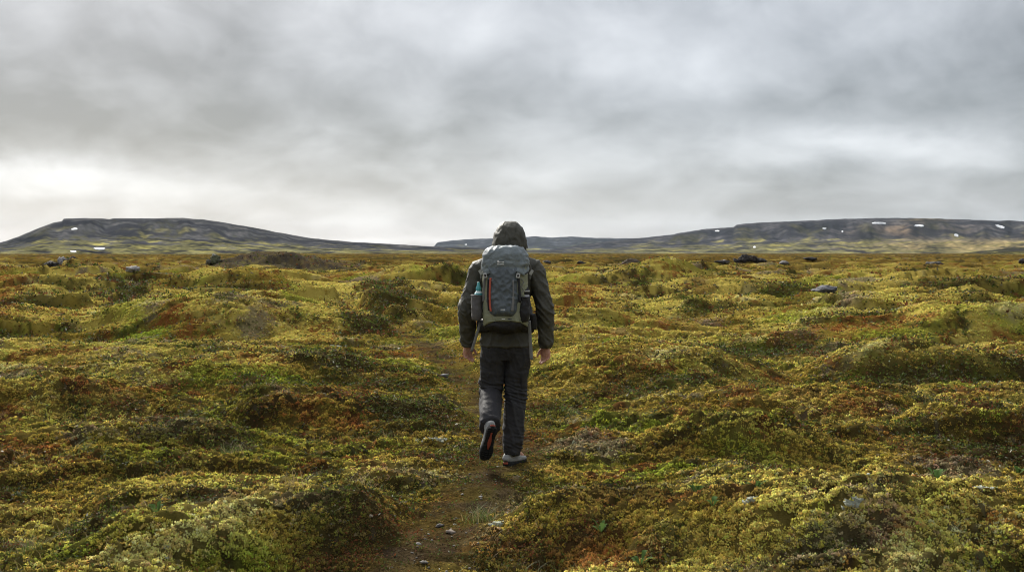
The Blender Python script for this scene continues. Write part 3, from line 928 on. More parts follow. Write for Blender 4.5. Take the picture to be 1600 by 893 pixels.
def rock_mesh(name, sx, sy, sz, col, seed, sub=4, rough=0.28, sharp=2.0):
    bm = bmesh.new()
    bmesh.ops.create_icosphere(bm, subdivisions=sub, radius=1.0)
    v = np.array([q.co[:] for q in bm.verts])
    rg = np.random.default_rng(seed)
    k = np.ones(len(v))
    for i in range(14):                       # broken facets
        nn = rg.normal(0, 1, 3); nn /= np.linalg.norm(nn)
        d = v @ nn
        lim = 0.62 + 0.25 * rg.random()
        k = np.minimum(k, np.where(d > lim, lim / np.maximum(d, 1e-6), 1))
    v = v * k[:, None]
    n_ = fbm(v[:, 0] * sharp + seed, v[:, 1] * sharp + v[:, 2] * 1.7, seed, 4) + 0.5 * fbm(v[:, 2] * sharp * 2, v[:, 0] * 2 * sharp - v[:, 1], seed + 4, 3)
    v = v * (1 + rough * n_)[:, None] * np.array([[sx, sy, sz]])
    f = np.array([[q.index for q in fc.verts] for fc in bm.faces])
    bm.free()
    c = np.array(col)[None] * (1 + 0.5 * np.clip(n_, -1, 1))[:, None]
    return mesh_np(name, v, f, np.clip(c, 0.01, 0.7), smooth=sub > 3)


def crest(px, Y, k=0.10):
    """the nearest high ground: stones stand proud of the plain, not in its dips"""
    Ys = np.linspace(Y * (1 - k), Y * (1 + k), 120)
    zs = height((px - 800) / F * Ys, Ys)
    return float(Ys[np.argmax((zs - CZ) / Ys)])


def rock(name, px, Y, sx, sy, sz, col, seed, lab, cat, group, sink=0.3, lift=0.0, mat=None, sub=4, rz=0.0, dy=0.0):
    Y = crest(px, Y) if Y > 25 else Y
    X = (px - 800) / F * Y
    z0 = float(height(np.array([X]), np.array([Y]))[0])
    o = link(name, rock_mesh(name, sx, sy, sz, col, seed, sub), mat or M_ROCK, loc=(X, Y, z0 + sz * ((1 - 2 * sink) if Y < 25 else (0.55 - 1.2 * sink)) + lift))
    o.rotation_euler = (0, 0, rz)
    tag(o, lab, cat, group)
    return o


GP = 'small stones on the path'
for i, (px, py, s_, tone, lab) in enumerate([
    (703, 831, 0.034, (0.34, 0.28, 0.23), 'largest pale pinkish stone on the path near the grass tuft'),
    (686, 818, 0.034, (0.15, 0.14, 0.13), 'dark grey flat stone just behind the largest pale stone'),
    (710, 815, 0.016, (0.36, 0.33, 0.28), 'small pale stone right behind the largest pale stone'),
    (653, 855, 0.020, (0.36, 0.34, 0.31), 'pale rounded stone on the left part of the path below the largest stone'),
    (661, 880, 0.024, (0.30, 0.28, 0.25), 'light grey stone lowest on the path, at the picture bottom'),
    (751, 776, 0.017, (0.55, 0.53, 0.49), 'bright white pebble on the path behind the green grass tuft'),
    (656, 779, 0.030, (0.22, 0.21, 0.20), 'grey stone at the left path edge in line with the white pebble'),
    (578, 850, 0.022, (0.40, 0.34, 0.24), 'long pale chip left of the path at the picture bottom'),
    (669, 832, 0.012, (0.40, 0.38, 0.33), 'tiny white pebble left of the dark flat stone'),
    (694, 592, 0.075, (0.20, 0.19, 0.20), 'grey stone lying on the path beyond the walker at left'),
    (722, 771, 0.014, (0.33, 0.31, 0.27), 'small grey pebble left of the bright white pebble'),
    (640, 790, 0.015, (0.33, 0.3, 0.26), 'small dull pebble at the left edge of the path'),
]):
    Y = CZ * F / (py - HZ)
    rock('stone', px, Y, s_ * 0.95, s_ * 0.7, s_ * 0.42, tuple(0.62 * q for q in tone), 30 + i, lab, 'stone', GP, 0.34, sub=3, rz=i * 0.7)
# indistinguishable pebbles scattered over the trodden soil
peb = None
for i in range(46):
    Y = random.uniform(5.4, 8.2) if i < 38 else random.uniform(9.5, 14)
    xc = float(np.interp(Y, _pl[:, 1], _pl[:, 0])) + random.gauss(0, 0.16)
    s_ = random.uniform(0.005, 0.010)
    px = xc / Y * F + 800
    rock('pebble', px, Y, s_ * 1.3, s_, s_ * 0.7, (0.17, 0.155, 0.13) if i % 3 else (0.14, 0.13, 0.12), 70 + i, 'tiny pebble strewn on the bare soil of the path', 'pebble', 'pebbles strewn on the path', 0.2, sub=2, rz=i)

GR = 'rocks standing out on the plain'
DK = (0.040, 0.036, 0.034)
rock('rock', 207, 52.0, 0.42, 0.4, 0.22, (0.24, 0.23, 0.22), 5, 'single pale grey boulder on the left plain', 'rock', GR, 0.3)
rock('rock', 1290, 32.0, 0.42, 0.4, 0.17, (0.10, 0.10, 0.11), 6, 'dark flat boulder half sunk in the moss at middle right', 'rock', GR, 0.25)
rock('rock', 1224, 105.0, 0.45, 0.45, 0.26, (0.16, 0.15, 0.145), 7, 'small dark rock right of the big dark outcrop', 'rock', GR, 0.2)
rock('rock', 1459, 98.0, 0.7, 0.6, 0.34, (0.07, 0.065, 0.06), 8, 'dark rock alone on the right plain below the right hill', 'rock', GR, 0.2)
rock('rock', 1598, 110.0, 0.4, 0.4, 0.35, DK, 9, 'dark rock at the right edge of the plain', 'rock', GR, 0.2)
rock('rock', 1128, 118.0, 0.8, 0.7, 0.2, (0.06, 0.055, 0.05), 10, 'low dark rock left of the big dark outcrop', 'rock', GR, 0.2)
rock('rock', 1131, 112.0, 0.45, 0.4, 0.3, (0.30, 0.28, 0.26), 11, 'pale rock in front of the low dark rock', 'rock', GR, 0.2)
rock('rock', 1267, 140.0, 1.0, 0.8, 0.24, DK, 12, 'far dark rock on the skyline of the plain below the long bar of snow', 'rock', GR, 0.2)
rock('rock', 908, 110.0, 0.5, 0.5, 0.24, DK, 13, 'dark rock just right of the walker on the plain', 'rock', GR, 0.2)
rock('rock', 855, 120.0, 0.42, 0.4, 0.26, DK, 14, 'small dark rock close to the walker right shoulder', 'rock', GR, 0.2)
rock('rock', 987, 85.0, 0.8, 0.5, 0.3, (0.09, 0.07, 0.05), 15, 'brown low rock midway between walker and dark outcrop', 'rock', GR, 0.25)


def outcrop(name, px, Y, blocks, lab, cat):
    """a pile of broken lava that is one thing; the loose-looking blocks are its parts"""
    Y = crest(px, Y)
    X = (px - 800) / F * Y
    z0 = float(height(np.array([X]), np.array([Y]))[0])
    root = bpy.data.objects.new(name, None); COL.objects.link(root)
    root.location = (X, Y, z0); root.empty_display_size = 0.3
    tag(root, lab, cat)
    for i, (ox, oy, oz, sx, sy, sz, col) in enumerate(blocks):
        o = link('block', rock_mesh('block', sx, sy, sz, col, int(px) + i * 7, 4, 0.34, 2.6), M_ROCKF, root, (ox, oy, oz))
        o.rotation_euler = (0.15 * (i % 3 - 1), 0.2 * ((i * 2) % 3 - 1), i * 1.1)
    return root


outcrop('rock_outcrop', 1172, 112.0, [(-0.6, 0, 0.25, 0.8, 0.8, 0.6, DK), (0.2, 0.2, 0.15, 0.9, 0.8, 0.45, (0.06, 0.05, 0.04)), (1.1, -0.1, 0.05, 0.8, 0.7, 0.35, (0.05, 0.045, 0.04)), (-1.3, 0, 0.0, 0.6, 0.6, 0.28, DK)],
        'big dark lava outcrop on the plain below the right hill', 'rock outcrop')
outcrop('rock_outcrop', 104, 84.0, [(0.35, 0, 0.2, 0.62, 0.5, 0.45, DK), (-0.4, 0.05, 0.22, 0.4, 0.4, 0.36, (0.26, 0.25, 0.25)), (-1.2, 0, 0.03, 0.9, 0.5, 0.22, DK), (0.9, 0, 0.05, 0.5, 0.5, 0.22, DK)],
        'dark rock pile with one pale grey block on the left plain', 'rock outcrop')
outcrop('mossy_cairn', 336, 100.0, [(0, 0, 0.22, 0.45, 0.45, 0.48, (0.085, 0.09, 0.05)), (0.4, 0, 0.05, 0.45, 0.45, 0.28, (0.07, 0.07, 0.045)), (-0.38, 0, 0.05, 0.4, 0.4, 0.26, (0.09, 0.085, 0.06)), (-0.05, -0.2, 0.66, 0.14, 0.14, 0.11, (0.33, 0.33, 0.3))],
        'dark mossy cairn standing left of the gravel bank', 'cairn')

# ------------------------------------------------------------------ the walker
def ring_tube(pts, radii, n=20, sub=5, power=2.0, xref=(1, 0, 0)):
    """closed tube through pts; radii = (across, deep) at every point; superelliptic section"""
    P = smooth_line(np.array(pts, float), sub) if len(pts) > 2 else np.array(pts, float)
    Rr = smooth_line(np.array(radii, float), sub) if len(pts) > 2 else np.array(radii, float)
    T = unit(np.gradient(P, axis=0))
    X = np.array(xref, float)
    U = unit(X[None] - T * (T @ X)[:, None]); V = np.cross(T, U)
    th = np.linspace(0, 2 * np.pi, n, endpoint=False)
    cs = np.sign(np.cos(th)) * np.abs(np.cos(th)) ** (2 / power); sn = np.sign(np.sin(th)) * np.abs(np.sin(th)) ** (2 / power)
    rings = P[:, None] + U[:, None] * (cs[None, :, None] * Rr[:, 0][:, None, None]) + V[:, None] * (sn[None, :, None] * Rr[:, 1][:, None, None])
    m = len(P)
    vs = np.concatenate([rings.reshape(-1, 3), P[:1], P[-1:]])
    fs = []
    for i in range(m - 1):
        for k in range(n):
            k2 = (k + 1) % n
            fs.append((i * n + k, i * n + k2, (i + 1) * n + k2, (i + 1) * n + k))
    a, b = m * n, m * n + 1
    for k in range(n):
        k2 = (k + 1) % n
        fs.append((a, k2, k)); fs.append((b, (m - 1) * n + k, (m - 1) * n + k2))
    return vs, fs


def join(parts):
    vs, fs, o = [], [], 0
    for v, f in parts:
        vs.append(np.asarray(v, float)); fs += [tuple(i + o for i in q) for q in f]
        o += len(v)
    return np.concatenate(vs), fs


def poly_mesh(name, v, f, smooth=True):
    me = bpy.data.meshes.new(name)
    me.from_pydata([tuple(p) for p in v], [], f)
    if smooth:
        me.polygons.foreach_set('use_smooth', [True] * len(me.polygons))
    me.update()
    return me


def fused(name, parts, voxel=0.008, smooth_it=5, fn=None):
    """overlapping tubes fused into one continuous skin, then folded by fn(co, normals) -> offsets"""
    v, f = join(parts)
    me = poly_mesh(name, v, f)
    o = bpy.data.objects.new(name, me); COL.objects.link(o)
    rm = o.modifiers.new('r', 'REMESH'); rm.mode = 'VOXEL'; rm.voxel_size = voxel; rm.use_smooth_shade = True
    if smooth_it:
        sm = o.modifiers.new('s', 'SMOOTH'); sm.iterations = smooth_it; sm.factor = 0.5
    dg = bpy.context.evaluated_depsgraph_get()
    me2 = bpy.data.meshes.new_from_object(o.evaluated_get(dg))
    bpy.data.objects.remove(o); bpy.data.meshes.remove(me)
    me2.name = name
    fold(me2, fn)
    return me2


def fold(me, fn):
    n = len(me.vertices)
    if fn is not None:
        co = np.empty(n * 3, np.float32); me.vertices.foreach_get('co', co); co = co.reshape(-1, 3)
        nr_ = np.empty(n * 3, np.float32); me.vertex_normals.foreach_get('vector', nr_); nr_ = nr_.reshape(-1, 3)
        co = co + nr_ * fn(co, nr_)[:, None]
        me.vertices.foreach_set('co', co.astype(np.float32).ravel())
    me.polygons.foreach_set('use_smooth', np.ones(len(me.polygons), bool))
    me.update()


def p3(x, y, z, seed=0):
    """cheap 3-D noise from three planes"""
    return (perlin(x + 0.37 * z, y - 0.23 * z, seed) + perlin(y + 0.3 * x, z, seed + 1) + perlin(z + 0.2 * y, x, seed + 2)) * 0.6


def ridge(v, sharp=1.0):
    return np.clip(1 - np.abs(v) * 2.2 * sharp, 0, 1) ** 1.5


zf = float(height(np.array([HX + 0.05]), np.array([HY]))[0])
PORG = Vector((HX, HY, zf))
M_SKIN = bpy.data.materials.new('skin'); M_SKIN.use_nodes = True
_N = NT(M_SKIN.node_tree); _p = M_SKIN.node_tree.nodes['Principled BSDF']
_g = nd(M_SKIN.node_tree, 'ShaderNodeTexCoord')
_c = _N.mix(_N.rng(_N.noise(_g.outputs['Object'], 60, 4), 0.3, 0.7), (0.42, 0.20, 0.14, 1), (0.55, 0.31, 0.22, 1))
M_SKIN.node_tree.links.new(_c, _p.inputs['Base Color']); _p.inputs['Roughness'].default_value = 0.55
_p.inputs['Subsurface Weight'].default_value = 0.1; _p.inputs['Subsurface Scale'].default_value = 0.01

M_JACKET = mat_cloth('olive_black_jacket', (0.048, 0.046, 0.034), 0.62, 0.22, 700, 0.45, 16, 0.4)
M_TROUS = mat_cloth('charcoal_trousers', (0.026, 0.0255, 0.027), 0.75, 0.2, 900, 0.4, 13, 0.3)
M_TROUSL = mat_cloth('seam_and_skylit_leg_cloth', (0.027, 0.026, 0.029), 0.75, 0.2, 900, 0.4, 13, 0.3)  # slightly paler: skylight put into the lifted leg's colour; also used for a seam
M_SLATE = mat_cloth('slate_ripstop', (0.150, 0.180, 0.195), 0.55, 0.2, 800, 0.55, 20, 0.45)
M_SLATED = mat_cloth('dark_slate_ripstop', (0.078, 0.096, 0.110), 0.55, 0.22, 800, 0.55, 20, 0.45)
M_OLIVE = mat_cloth('sage_green_nylon', (0.205, 0.215, 0.140), 0.6, 0.2, 800, 0.45, 22, 0.4)
M_BLACK = mat_cloth('black_nylon', (0.010, 0.010, 0.012), 0.6, 0.25, 800, 0.45, 22, 0.4)
M_MESHG = mat_cloth('grey_mesh_pocket', (0.105, 0.100, 0.100), 0.85, 0.25, 500, 0.3, 24, 0.2)
M_WEB = mat_cloth('grey_webbing', (0.16, 0.16, 0.155), 0.8, 0.15, 900, 0.1, 30, 0.3)
M_BUCK = mat_cloth('pale_grey_plastic', (0.42, 0.43, 0.42), 0.45, 0.08, 300, 0.05, 30, 0.5)
M_RED = mat_cloth('rust_red_zip', (0.36, 0.075, 0.045), 0.6, 0.15, 500, 0.1, 30, 0.4)
M_WHITE = mat_cloth('white_print', (0.72, 0.73, 0.72), 0.6, 0.05, 300, 0.0, 30, 0.3)
M_TEAL = mat_cloth('teal_plastic', (0.05, 0.28, 0.30), 0.3, 0.06, 100, 0.0, 10, 0.5)
M_CLEAR = mat_cloth('frosted_bottle', (0.55, 0.66, 0.68), 0.25, 0.05, 100, 0.0, 10, 0.5)
M_STEEL = mat_cloth('brushed_bottle', (0.30, 0.30, 0.31), 0.35, 0.08, 300, 0.0, 10, 0.5)
M_SHOE = mat_cloth('grey_shoe_fabric', (0.26, 0.265, 0.26), 0.7, 0.2, 500, 0.3, 30, 0.3)
M_RUBBER = mat_cloth('black_rubber', (0.014, 0.014, 0.014), 0.75, 0.2, 300, 0.2, 40, 0.3)
M_ORANGE = mat_cloth('orange_red_sole', (0.26, 0.055, 0.032), 0.6, 0.12, 300, 0.1, 40, 0.3)

# skeleton (metres; x right, y ahead, z up; origin on the ground under the hips)
SH = {-1: (-0.192, 0.0, 1.465), 1: (0.205, -0.005, 1.475)}
ELB = {-1: (-0.287, -0.035, 1.165), 1: (0.292, -0.045, 1.185)}
WR = {-1: (-0.288, 0.045, 0.905), 1: (0.302, 0.0, 0.895)}
HIP = {-1: (-0.088, 0.0, 0.90), 1: (0.092, 0.0, 0.90)}
KNE = {-1: (-0.112, 0.03, 0.545), 1: (0.078, 0.035, 0.52)}
ANK = {-1: (-0.112, -0.32, 0.34), 1: (0.045, -0.01, 0.10)}


def hand(side):
    """palm, four bent fingers of different length and a thumb; relaxed and slightly curled"""
    w = np.array(WR[side]); el = np.array(ELB[side])
    d = unit((w - el)[None])[0]; d = unit((d * 0.6 + np.array((0, 0.05, -0.6)))[None])[0]
    # palm looks inwards and back; the thumb side looks ahead
    pal = unit(np.array([[-side * 0.55, -0.83, 0.0]]))[0]
    pal = unit((pal - d * (pal @ d))[None])[0]
    th_ = np.cross(pal, d); th_ = th_ if th_ @ np.array((-side * 0.3, 1, 0)) > 0 else -th_
    th_ = unit((th_ + 0.0)[None])[0]
    parts = [ring_tube([w - d * 0.05, w, w + d * 0.03, w + d * 0.065, w + d * 0.092], [(0.028, 0.022), (0.027, 0.020), (0.035, 0.019), (0.042, 0.017), (0.040, 0.013)], 16, 4, 2.4, th_)]
    for k, (off, ln, fw, b0) in enumerate([(0.0300, 0.072, 0.0088, 22), (0.0102, 0.080, 0.0092, 28), (-0.0100, 0.075, 0.0088, 34), (-0.0295, 0.060, 0.0078, 40)]):
        q = w + d * (0.082 - 0.004 * abs(k - 1)) + th_ * off
        pts, rad = [q - d * 0.02], [(fw, fw)]
        ang = 0.0
        pts.append(q.copy()); rad.append((fw, fw))
        for seg, (fr, bend) in enumerate(((0.45, b0), (0.32, b0 * 1.25), (0.23, b0 * 0.8))):
            ang += R(bend)
            dd = d * math.cos(ang) + pal * math.sin(ang) + th_ * off * 1.2
            q = q + dd * ln * fr
            pts.append(q.copy()); rad.append((fw * (0.95 - 0.1 * seg),) * 2)
        parts.append(ring_tube(pts, rad, 10, 4, 2.0, th_))
    q = w + d * 0.022 + th_ * 0.024
    t1 = unit((th_ * 0.75 + d * 0.75 + pal * 0.3)[None])[0]; t2 = unit((th_ * 0.35 + d * 0.95 + pal * 0.35)[None])[0]
    parts.append(ring_tube([q - t1 * 0.015, q, q + t1 * 0.036, q + t1 * 0.036 + t2 * 0.03, q + t1 * 0.036 + t2 * 0.05], [(0.014, 0.014), (0.0135, 0.013), (0.011, 0.011), (0.0100, 0.0095), (0.006, 0.006)], 10, 4, 2.0, pal))
    return parts


bp = []
bp.append(ring_tube([(0, 0, 0.82), (0, 0, 0.92), (0, 0, 1.05), (0, 0.0, 1.2), (0.004, 0, 1.35), (0.006, 0, 1.45), (0.01, 0.005, 1.53)],
                    [(0.13, 0.09), (0.155, 0.10), (0.135, 0.09), (0.14, 0.095), (0.165, 0.10), (0.15, 0.085), (0.06, 0.06)], 20, 4))
bp.append(ring_tube([(0.01, 0.0, 1.48), (0.015, 0.015, 1.55), (0.022, 0.03, 1.62)], [(0.062, 0.062), (0.056, 0.058), (0.055, 0.06)], 16, 4))
HD = np.array((0.030, 0.035, 1.685))
bp.append(ring_tube([HD + (0, 0.03, -0.115), HD + (0, 0.028, -0.095), HD + (0, 0.02, -0.05), HD, HD + (0, -0.005, 0.05), HD + (0, -0.01, 0.085), HD + (0, -0.012, 0.107)],
                    [(0.022, 0.03), (0.045, 0.062), (0.066, 0.085), (0.074, 0.094), (0.072, 0.092), (0.053, 0.070), (0.015, 0.02)], 20, 5))
bp.append(ring_tube([HD + (0, 0.085, 0.02), HD + (0, 0.104, -0.012), HD + (0, 0.112, -0.030), HD + (0, 0.098, -0.040)], [(0.008, 0.008), (0.011, 0.012), (0.015, 0.012), (0.012, 0.008)], 10, 3))
bp.append(ring_tube([HD + (-0.020, 0.088, -0.066), HD + (0, 0.098, -0.066), HD + (0.020, 0.088, -0.066)], [(0.006, 0.009), (0.008, 0.011), (0.006, 0.009)], 10, 3, 2, (0, 0, 1)))
for sd_ in (-1, 1):
    bp.append(ring_tube([HD + (sd_ * 0.072, -0.005, -0.03), HD + (sd_ * 0.082, -0.012, 0.0), HD + (sd_ * 0.080, -0.012, 0.028)], [(0.006, 0.012), (0.007, 0.018), (0.006, 0.014)], 10, 3))
    bp.append(ring_tube([HD + (sd_ * 0.012, 0.088, 0.026), HD + (sd_ * 0.03, 0.088, 0.030), HD + (sd_ * 0.05, 0.074, 0.024)], [(0.005, 0.006)] * 3, 8, 3, 2, (0, 0, 1)))
    s_, e_, w_ = (np.array(q[sd_]) for q in (SH, ELB, WR))
    bp.append(ring_tube([s_ * (0.5, 1, 1), s_, s_ * 0.5 + e_ * 0.5, e_, e_ * 0.5 + w_ * 0.5, w_], [(0.06, 0.06), (0.052, 0.055), (0.046, 0.048), (0.038, 0.040), (0.037, 0.036), (0.027, 0.021)], 16, 4))
    bp += hand(sd_)
    h_, k_, a_ = (np.array(q[sd_]) for q in (HIP, KNE, ANK))
    bp.append(ring_tube([h_ + (0, 0, 0.03), h_ * 0.5 + k_ * 0.5, k_, k_ * 0.6 + a_ * 0.4, a_], [(0.085, 0.09), (0.072, 0.078), (0.05, 0.055), (0.050, 0.056), (0.034, 0.038)], 16, 5))
    ft = a_ + (np.array((-0.03, 0.03, -0.16)) if sd_ < 0 else np.array((0.07, 0.15, -0.06)))
    bp.append(ring_tube([a_, a_ * 0.5 + ft * 0.5, ft], [(0.036, 0.036), (0.036, 0.032), (0.03, 0.022)], 12, 3))
person = link('person', fused('person', bp, 0.0048, 3), M_SKIN, loc=PORG)
tag(person, 'person in dark hooded jacket and charcoal trousers walking away along the path', 'person')


# ---- trousers
def leg_parts():
    out = []
    h, k, a = (np.array(q[-1]) for q in (HIP, KNE, ANK))
    dn = unit((a - k)[None])[0]
    out.append(ring_tube([h + (0.012, 0, 0.03), h + (0, 0.0, -0.05), h * 0.5 + k * 0.5 + (0, 0.004, 0), k * 0.85 + h * 0.15 + (0, 0.012, 0), k + (0, 0.012, -0.012), k + dn * 0.10, k + dn * 0.22, k + dn * 0.33, k + dn * 0.405],
                         [(0.100, 0.118), (0.099, 0.115), (0.093, 0.100), (0.085, 0.088), (0.078, 0.080), (0.073, 0.078), (0.070, 0.078), (0.066, 0.078), (0.063, 0.074)], 28, 5, 2.2))
    h, k, a = (np.array(q[1]) for q in (HIP, KNE, ANK))
    out.append(ring_tube([h + (-0.012, 0, 0.03), h + (0, 0, -0.05), h * 0.5 + k * 0.5, k + (0, 0.0, 0.04), k * 0.7 + a * 0.3, k * 0.4 + a * 0.6, k * 0.15 + a * 0.85, a + (-0.002, 0.0, -0.015)],
                         [(0.098, 0.118), (0.096, 0.115), (0.088, 0.098), (0.076, 0.082), (0.078, 0.084), (0.078, 0.085), (0.070, 0.080), (0.062, 0.074)], 28, 5, 2.2))
    out.append(ring_tube([(0, 0, 0.80), (0, -0.005, 0.88), (0, -0.003, 0.96), (0, 0, 1.03)], [(0.12, 0.10), (0.174, 0.126), (0.160, 0.112), (0.140, 0.100)], 28, 4, 2.3))
    return out


def trouser_fold(co, nr_):
    x, y, z = co[:, 0], co[:, 1], co[:, 2]
    left = x < -0.012
    # gathers behind the bent knee, accordion folds above the hems, long soft drapes
    dk = np.where(left, np.hypot(z - 0.545, y + 0.0), np.hypot(z - 0.53, (y + 0.02) * 0.6))
    kneeg = np.exp(-(dk / 0.085) ** 2)
    along = np.where(left, (0.545 - z) * 0.5 - y * 0.86, 0.52 - z)
    hem = sst(0.20, 0.42, along)
    o = 0.011 * ridge(perlin(x * 9 + z * 5, z * 34 + x * 12, 210)) * (0.25 + 1.2 * kneeg + 0.9 * hem)
    o = o + 0.009 * ridge(perlin(x * 17 + z * 4.0, z * 5 - x * 3, 214)) + 0.006 * p3(x * 8, y * 8, z * 6, 217)
    o = o + 0.003 * p3(x * 26, y * 26, z * 18, 221)
    o = o - 0.011 * kneeg * np.where(left, np.exp(-((z - 0.60) / 0.012) ** 2), 0)
    seat = np.exp(-((z - 0.80) / 0.06) ** 2 - (x / 0.05) ** 2) * (y < 0)
    o = o + 0.005 * seat * perlin(x * 60 + z * 30, z * 20, 225)
    return o


trousers = link('trousers', fused('trousers', leg_parts(), 0.0065, 4, trouser_fold), M_TROUS, person)


def follow(obj_mesh, pts, off=0.004):
    """snap points onto a garment's surface, looking from behind (-y)"""
    from mathutils.bvhtree import BVHTree
    b = BVHTree.FromPolygons([v.co[:] for v in obj_mesh.vertices], [p.vertices[:] for p in obj_mesh.polygons])
    out = []
    for p in pts:
        hit = b.ray_cast(Vector((p[0], -2.0, p[1])), Vector((0, 1, 0)))
        q = hit[0] if hit[0] is not None else Vector((p[0], 0, p[1]))
        out.append(q + Vector((0, -off, 0)))
    return out


# seams and cargo pocket
def cord(name, pts, rad, mat, parent, n=6, flat=1.0):
    v, f = ring_tube([tuple(p) for p in pts], [(rad, rad * flat)] * len(pts), n, 3)
    return link(name, poly_mesh(name, v, f), mat, parent)


tm = trousers.data
cord('seam', follow(tm, [(-0.120, 0.875), (-0.112, 0.82), (-0.118, 0.74), (-0.130, 0.66)], 0.001), 0.0028, M_TROUSL, trousers)
cord('seam', follow(tm, [(0.002, 0.885), (0.004, 0.84), (0.006, 0.79)], 0.001), 0.0025, M_BLACK, trousers)
pts = [(0.165 - 0.055 * u, 0.72 - 0.15 * w) for w in np.linspace(0, 1, 9) for u in np.linspace(0, 1, 6)]
sf = follow(tm, pts, 0.0)
pv, pf = [], []
for i, p in enumerate(sf):
    w, u = divmod(i, 6)
    edge = w in (0, 8) or u in (0, 5)
    pv.append(Vector((p.x, p.y if abs(p.y) < 0.3 else 0, p.z)) + Vector((0.0, 0.006 if edge else -0.010 - 0.003 * math.sin(i * 2.1), 0)))
for w in range(8):
    for u in range(5):
        pf.append((w * 6 + u, w * 6 + u + 1, (w + 1) * 6 + u + 1, (w + 1) * 6 + u))
link('cargo_pocket', poly_mesh('cargo_pocket', [p[:] for p in pv], pf), M_TROUS, trousers)

# added shell a few millimetres over the lifted leg, coloured slightly paler for skylight
_k, _a = np.array(KNE[-1]), np.array(ANK[-1])
_d = unit((_a - _k)[None])[0]
v, f = ring_tube([_k + (0, 0.010, 0.022), _k + (0, 0.004, -0.02) + _d * 0.04, _k + _d * 0.12, _k + _d * 0.22, _k + _d * 0.33, _k + _d * 0.412],
                 [(0.076, 0.080), (0.078, 0.082), (0.078, 0.084), (0.075, 0.084), (0.071, 0.084), (0.068, 0.080)], 40, 10, 2.2)
me = poly_mesh('skylit_shin', v, f)
fold(me, lambda c, n_: trouser_fold(c, n_) + 0.0005)
link('skylit_shin', me, M_TROUSL, trousers)['label'] = 'shell over the lifted lower leg, sky brightness put into its colour'

# ---- jacket
jp = [ring_tube([(0, -0.002, 0.893), (0, -0.002, 0.95), (0, -0.002, 1.05), (0, 0, 1.17), (0.003, 0, 1.30), (0.005, -0.002, 1.41), (0.007, 0, 1.475), (0.010, 0.005, 1.525), (0.014, 0.012, 1.58)],
                [(0.190, 0.146), (0.188, 0.142), (0.178, 0.130), (0.178, 0.130), (0.190, 0.135), (0.200, 0.132), (0.178, 0.115), (0.115, 0.095), (0.088, 0.092)], 32, 5, 2.3)]
for sd_ in (-1, 1):
    s_, e_, w_ = (np.array(q[sd_]) for q in (SH, ELB, WR))
    jp.append(ring_tube([s_ * (0.45, 1, 1) + (0, 0, 0.012), s_, s_ * 0.66 + e_ * 0.34 + (sd_ * 0.006, 0, 0), s_ * 0.33 + e_ * 0.67 + (sd_ * 0.004, 0, 0), e_, e_ * 0.62 + w_ * 0.38, e_ * 0.28 + w_ * 0.72, w_ + (w_ - e_) * 0.02],
                        [(0.085, 0.082), (0.075, 0.080), (0.070, 0.078), (0.066, 0.074), (0.063, 0.068), (0.060, 0.064), (0.053, 0.057), (0.044, 0.047)], 24, 5, 2.1))


def jacket_fold(co, nr_):
    x, y, z = co[:, 0], co[:, 1], co[:, 2]
    arm = sst(0.20, 0.235, np.abs(x)) * (z < 1.47)
    el = np.exp(-((z - 1.17) / 0.10) ** 2)
    cuff = sst(1.05, 0.92, z)
    o = arm * 0.010 * ridge(perlin(x * 9 + y * 9 + np.sign(x) * z * 7, z * 12 + x * 14 - y * 9, 230)) * (0.45 + 0.7 * el + 0.6 * cuff)
    o = o + arm * 0.005 * ridge(perlin(y * 16 + z * 6, z * 8 + x * 5, 233))
    o = o + (1 - arm) * 0.009 * ridge(perlin(x * 12 - z * 4, z * 7 + x * 4, 236))
    o = o + 0.006 * p3(x * 7, y * 7, z * 7, 240) + 0.0025 * p3(x * 24, y * 24, z * 24, 244)
    o = o + (1 - arm) * np.exp(-((z - 0.903) / 0.010) ** 2) * 0.003
    return o


jacket = link('jacket', fused('jacket', jp, 0.0062, 4, jacket_fold), M_JACKET, person)
# hem stitching, cuffs
for sd_ in (-1, 1):
    e_, w_ = np.array(ELB[sd_]), np.array(WR[sd_])
    d_ = unit((w_ - e_)[None])[0]
    v, f = ring_tube([w_ - d_ * 0.030, w_ - d_ * 0.012, w_ + d_ * 0.010], [(0.0475, 0.051), (0.049, 0.052), (0.0465, 0.049)], 24, 4, 2.1)
    link('cuff', poly_mesh('cuff', v, f), M_JACKET, jacket)

# hood: an open shell over the head with crown seams, brim and a cord toggle
HC = np.array((0.030, 0.015, 1.672))
nth, nph = 60, 44
hv = np.empty((nph, nth, 3))
for i in range(nph):
    ph = math.pi * i / (nph - 1)                     # 0 = nape side pole ... measured from the back (-y) to the front (+y)
    for k in range(nth):
        t_ = 2 * math.pi * k / nth
        vx, vz, vy = math.sin(ph) * math.cos(t_), math.sin(ph) * math.sin(t_), -math.cos(ph)
        ax = 0.124 if vz > 0 else 0.124 + 0.012 * (-vz)
        azz = 0.160 if vz > 0 else 0.185
        hv[i, k] = HC + np.array((math.copysign(abs(vx) ** 0.92, vx) * ax, math.copysign(abs(vy) ** 0.85, vy) * 0.150, math.copysign(abs(vz) ** 0.92, vz) * azz))
cut = 31                                             # rows kept: the face opening stays free
hv = hv[:cut]
hx, hy, hz = hv[..., 0], hv[..., 1], hv[..., 2]
cen = np.stack([hv[..., 0] - HC[0], hv[..., 1] - HC[1], (hv[..., 2] - HC[2]) * 0.8], -1)
cn = cen / np.linalg.norm(cen, axis=-1, keepdims=True)
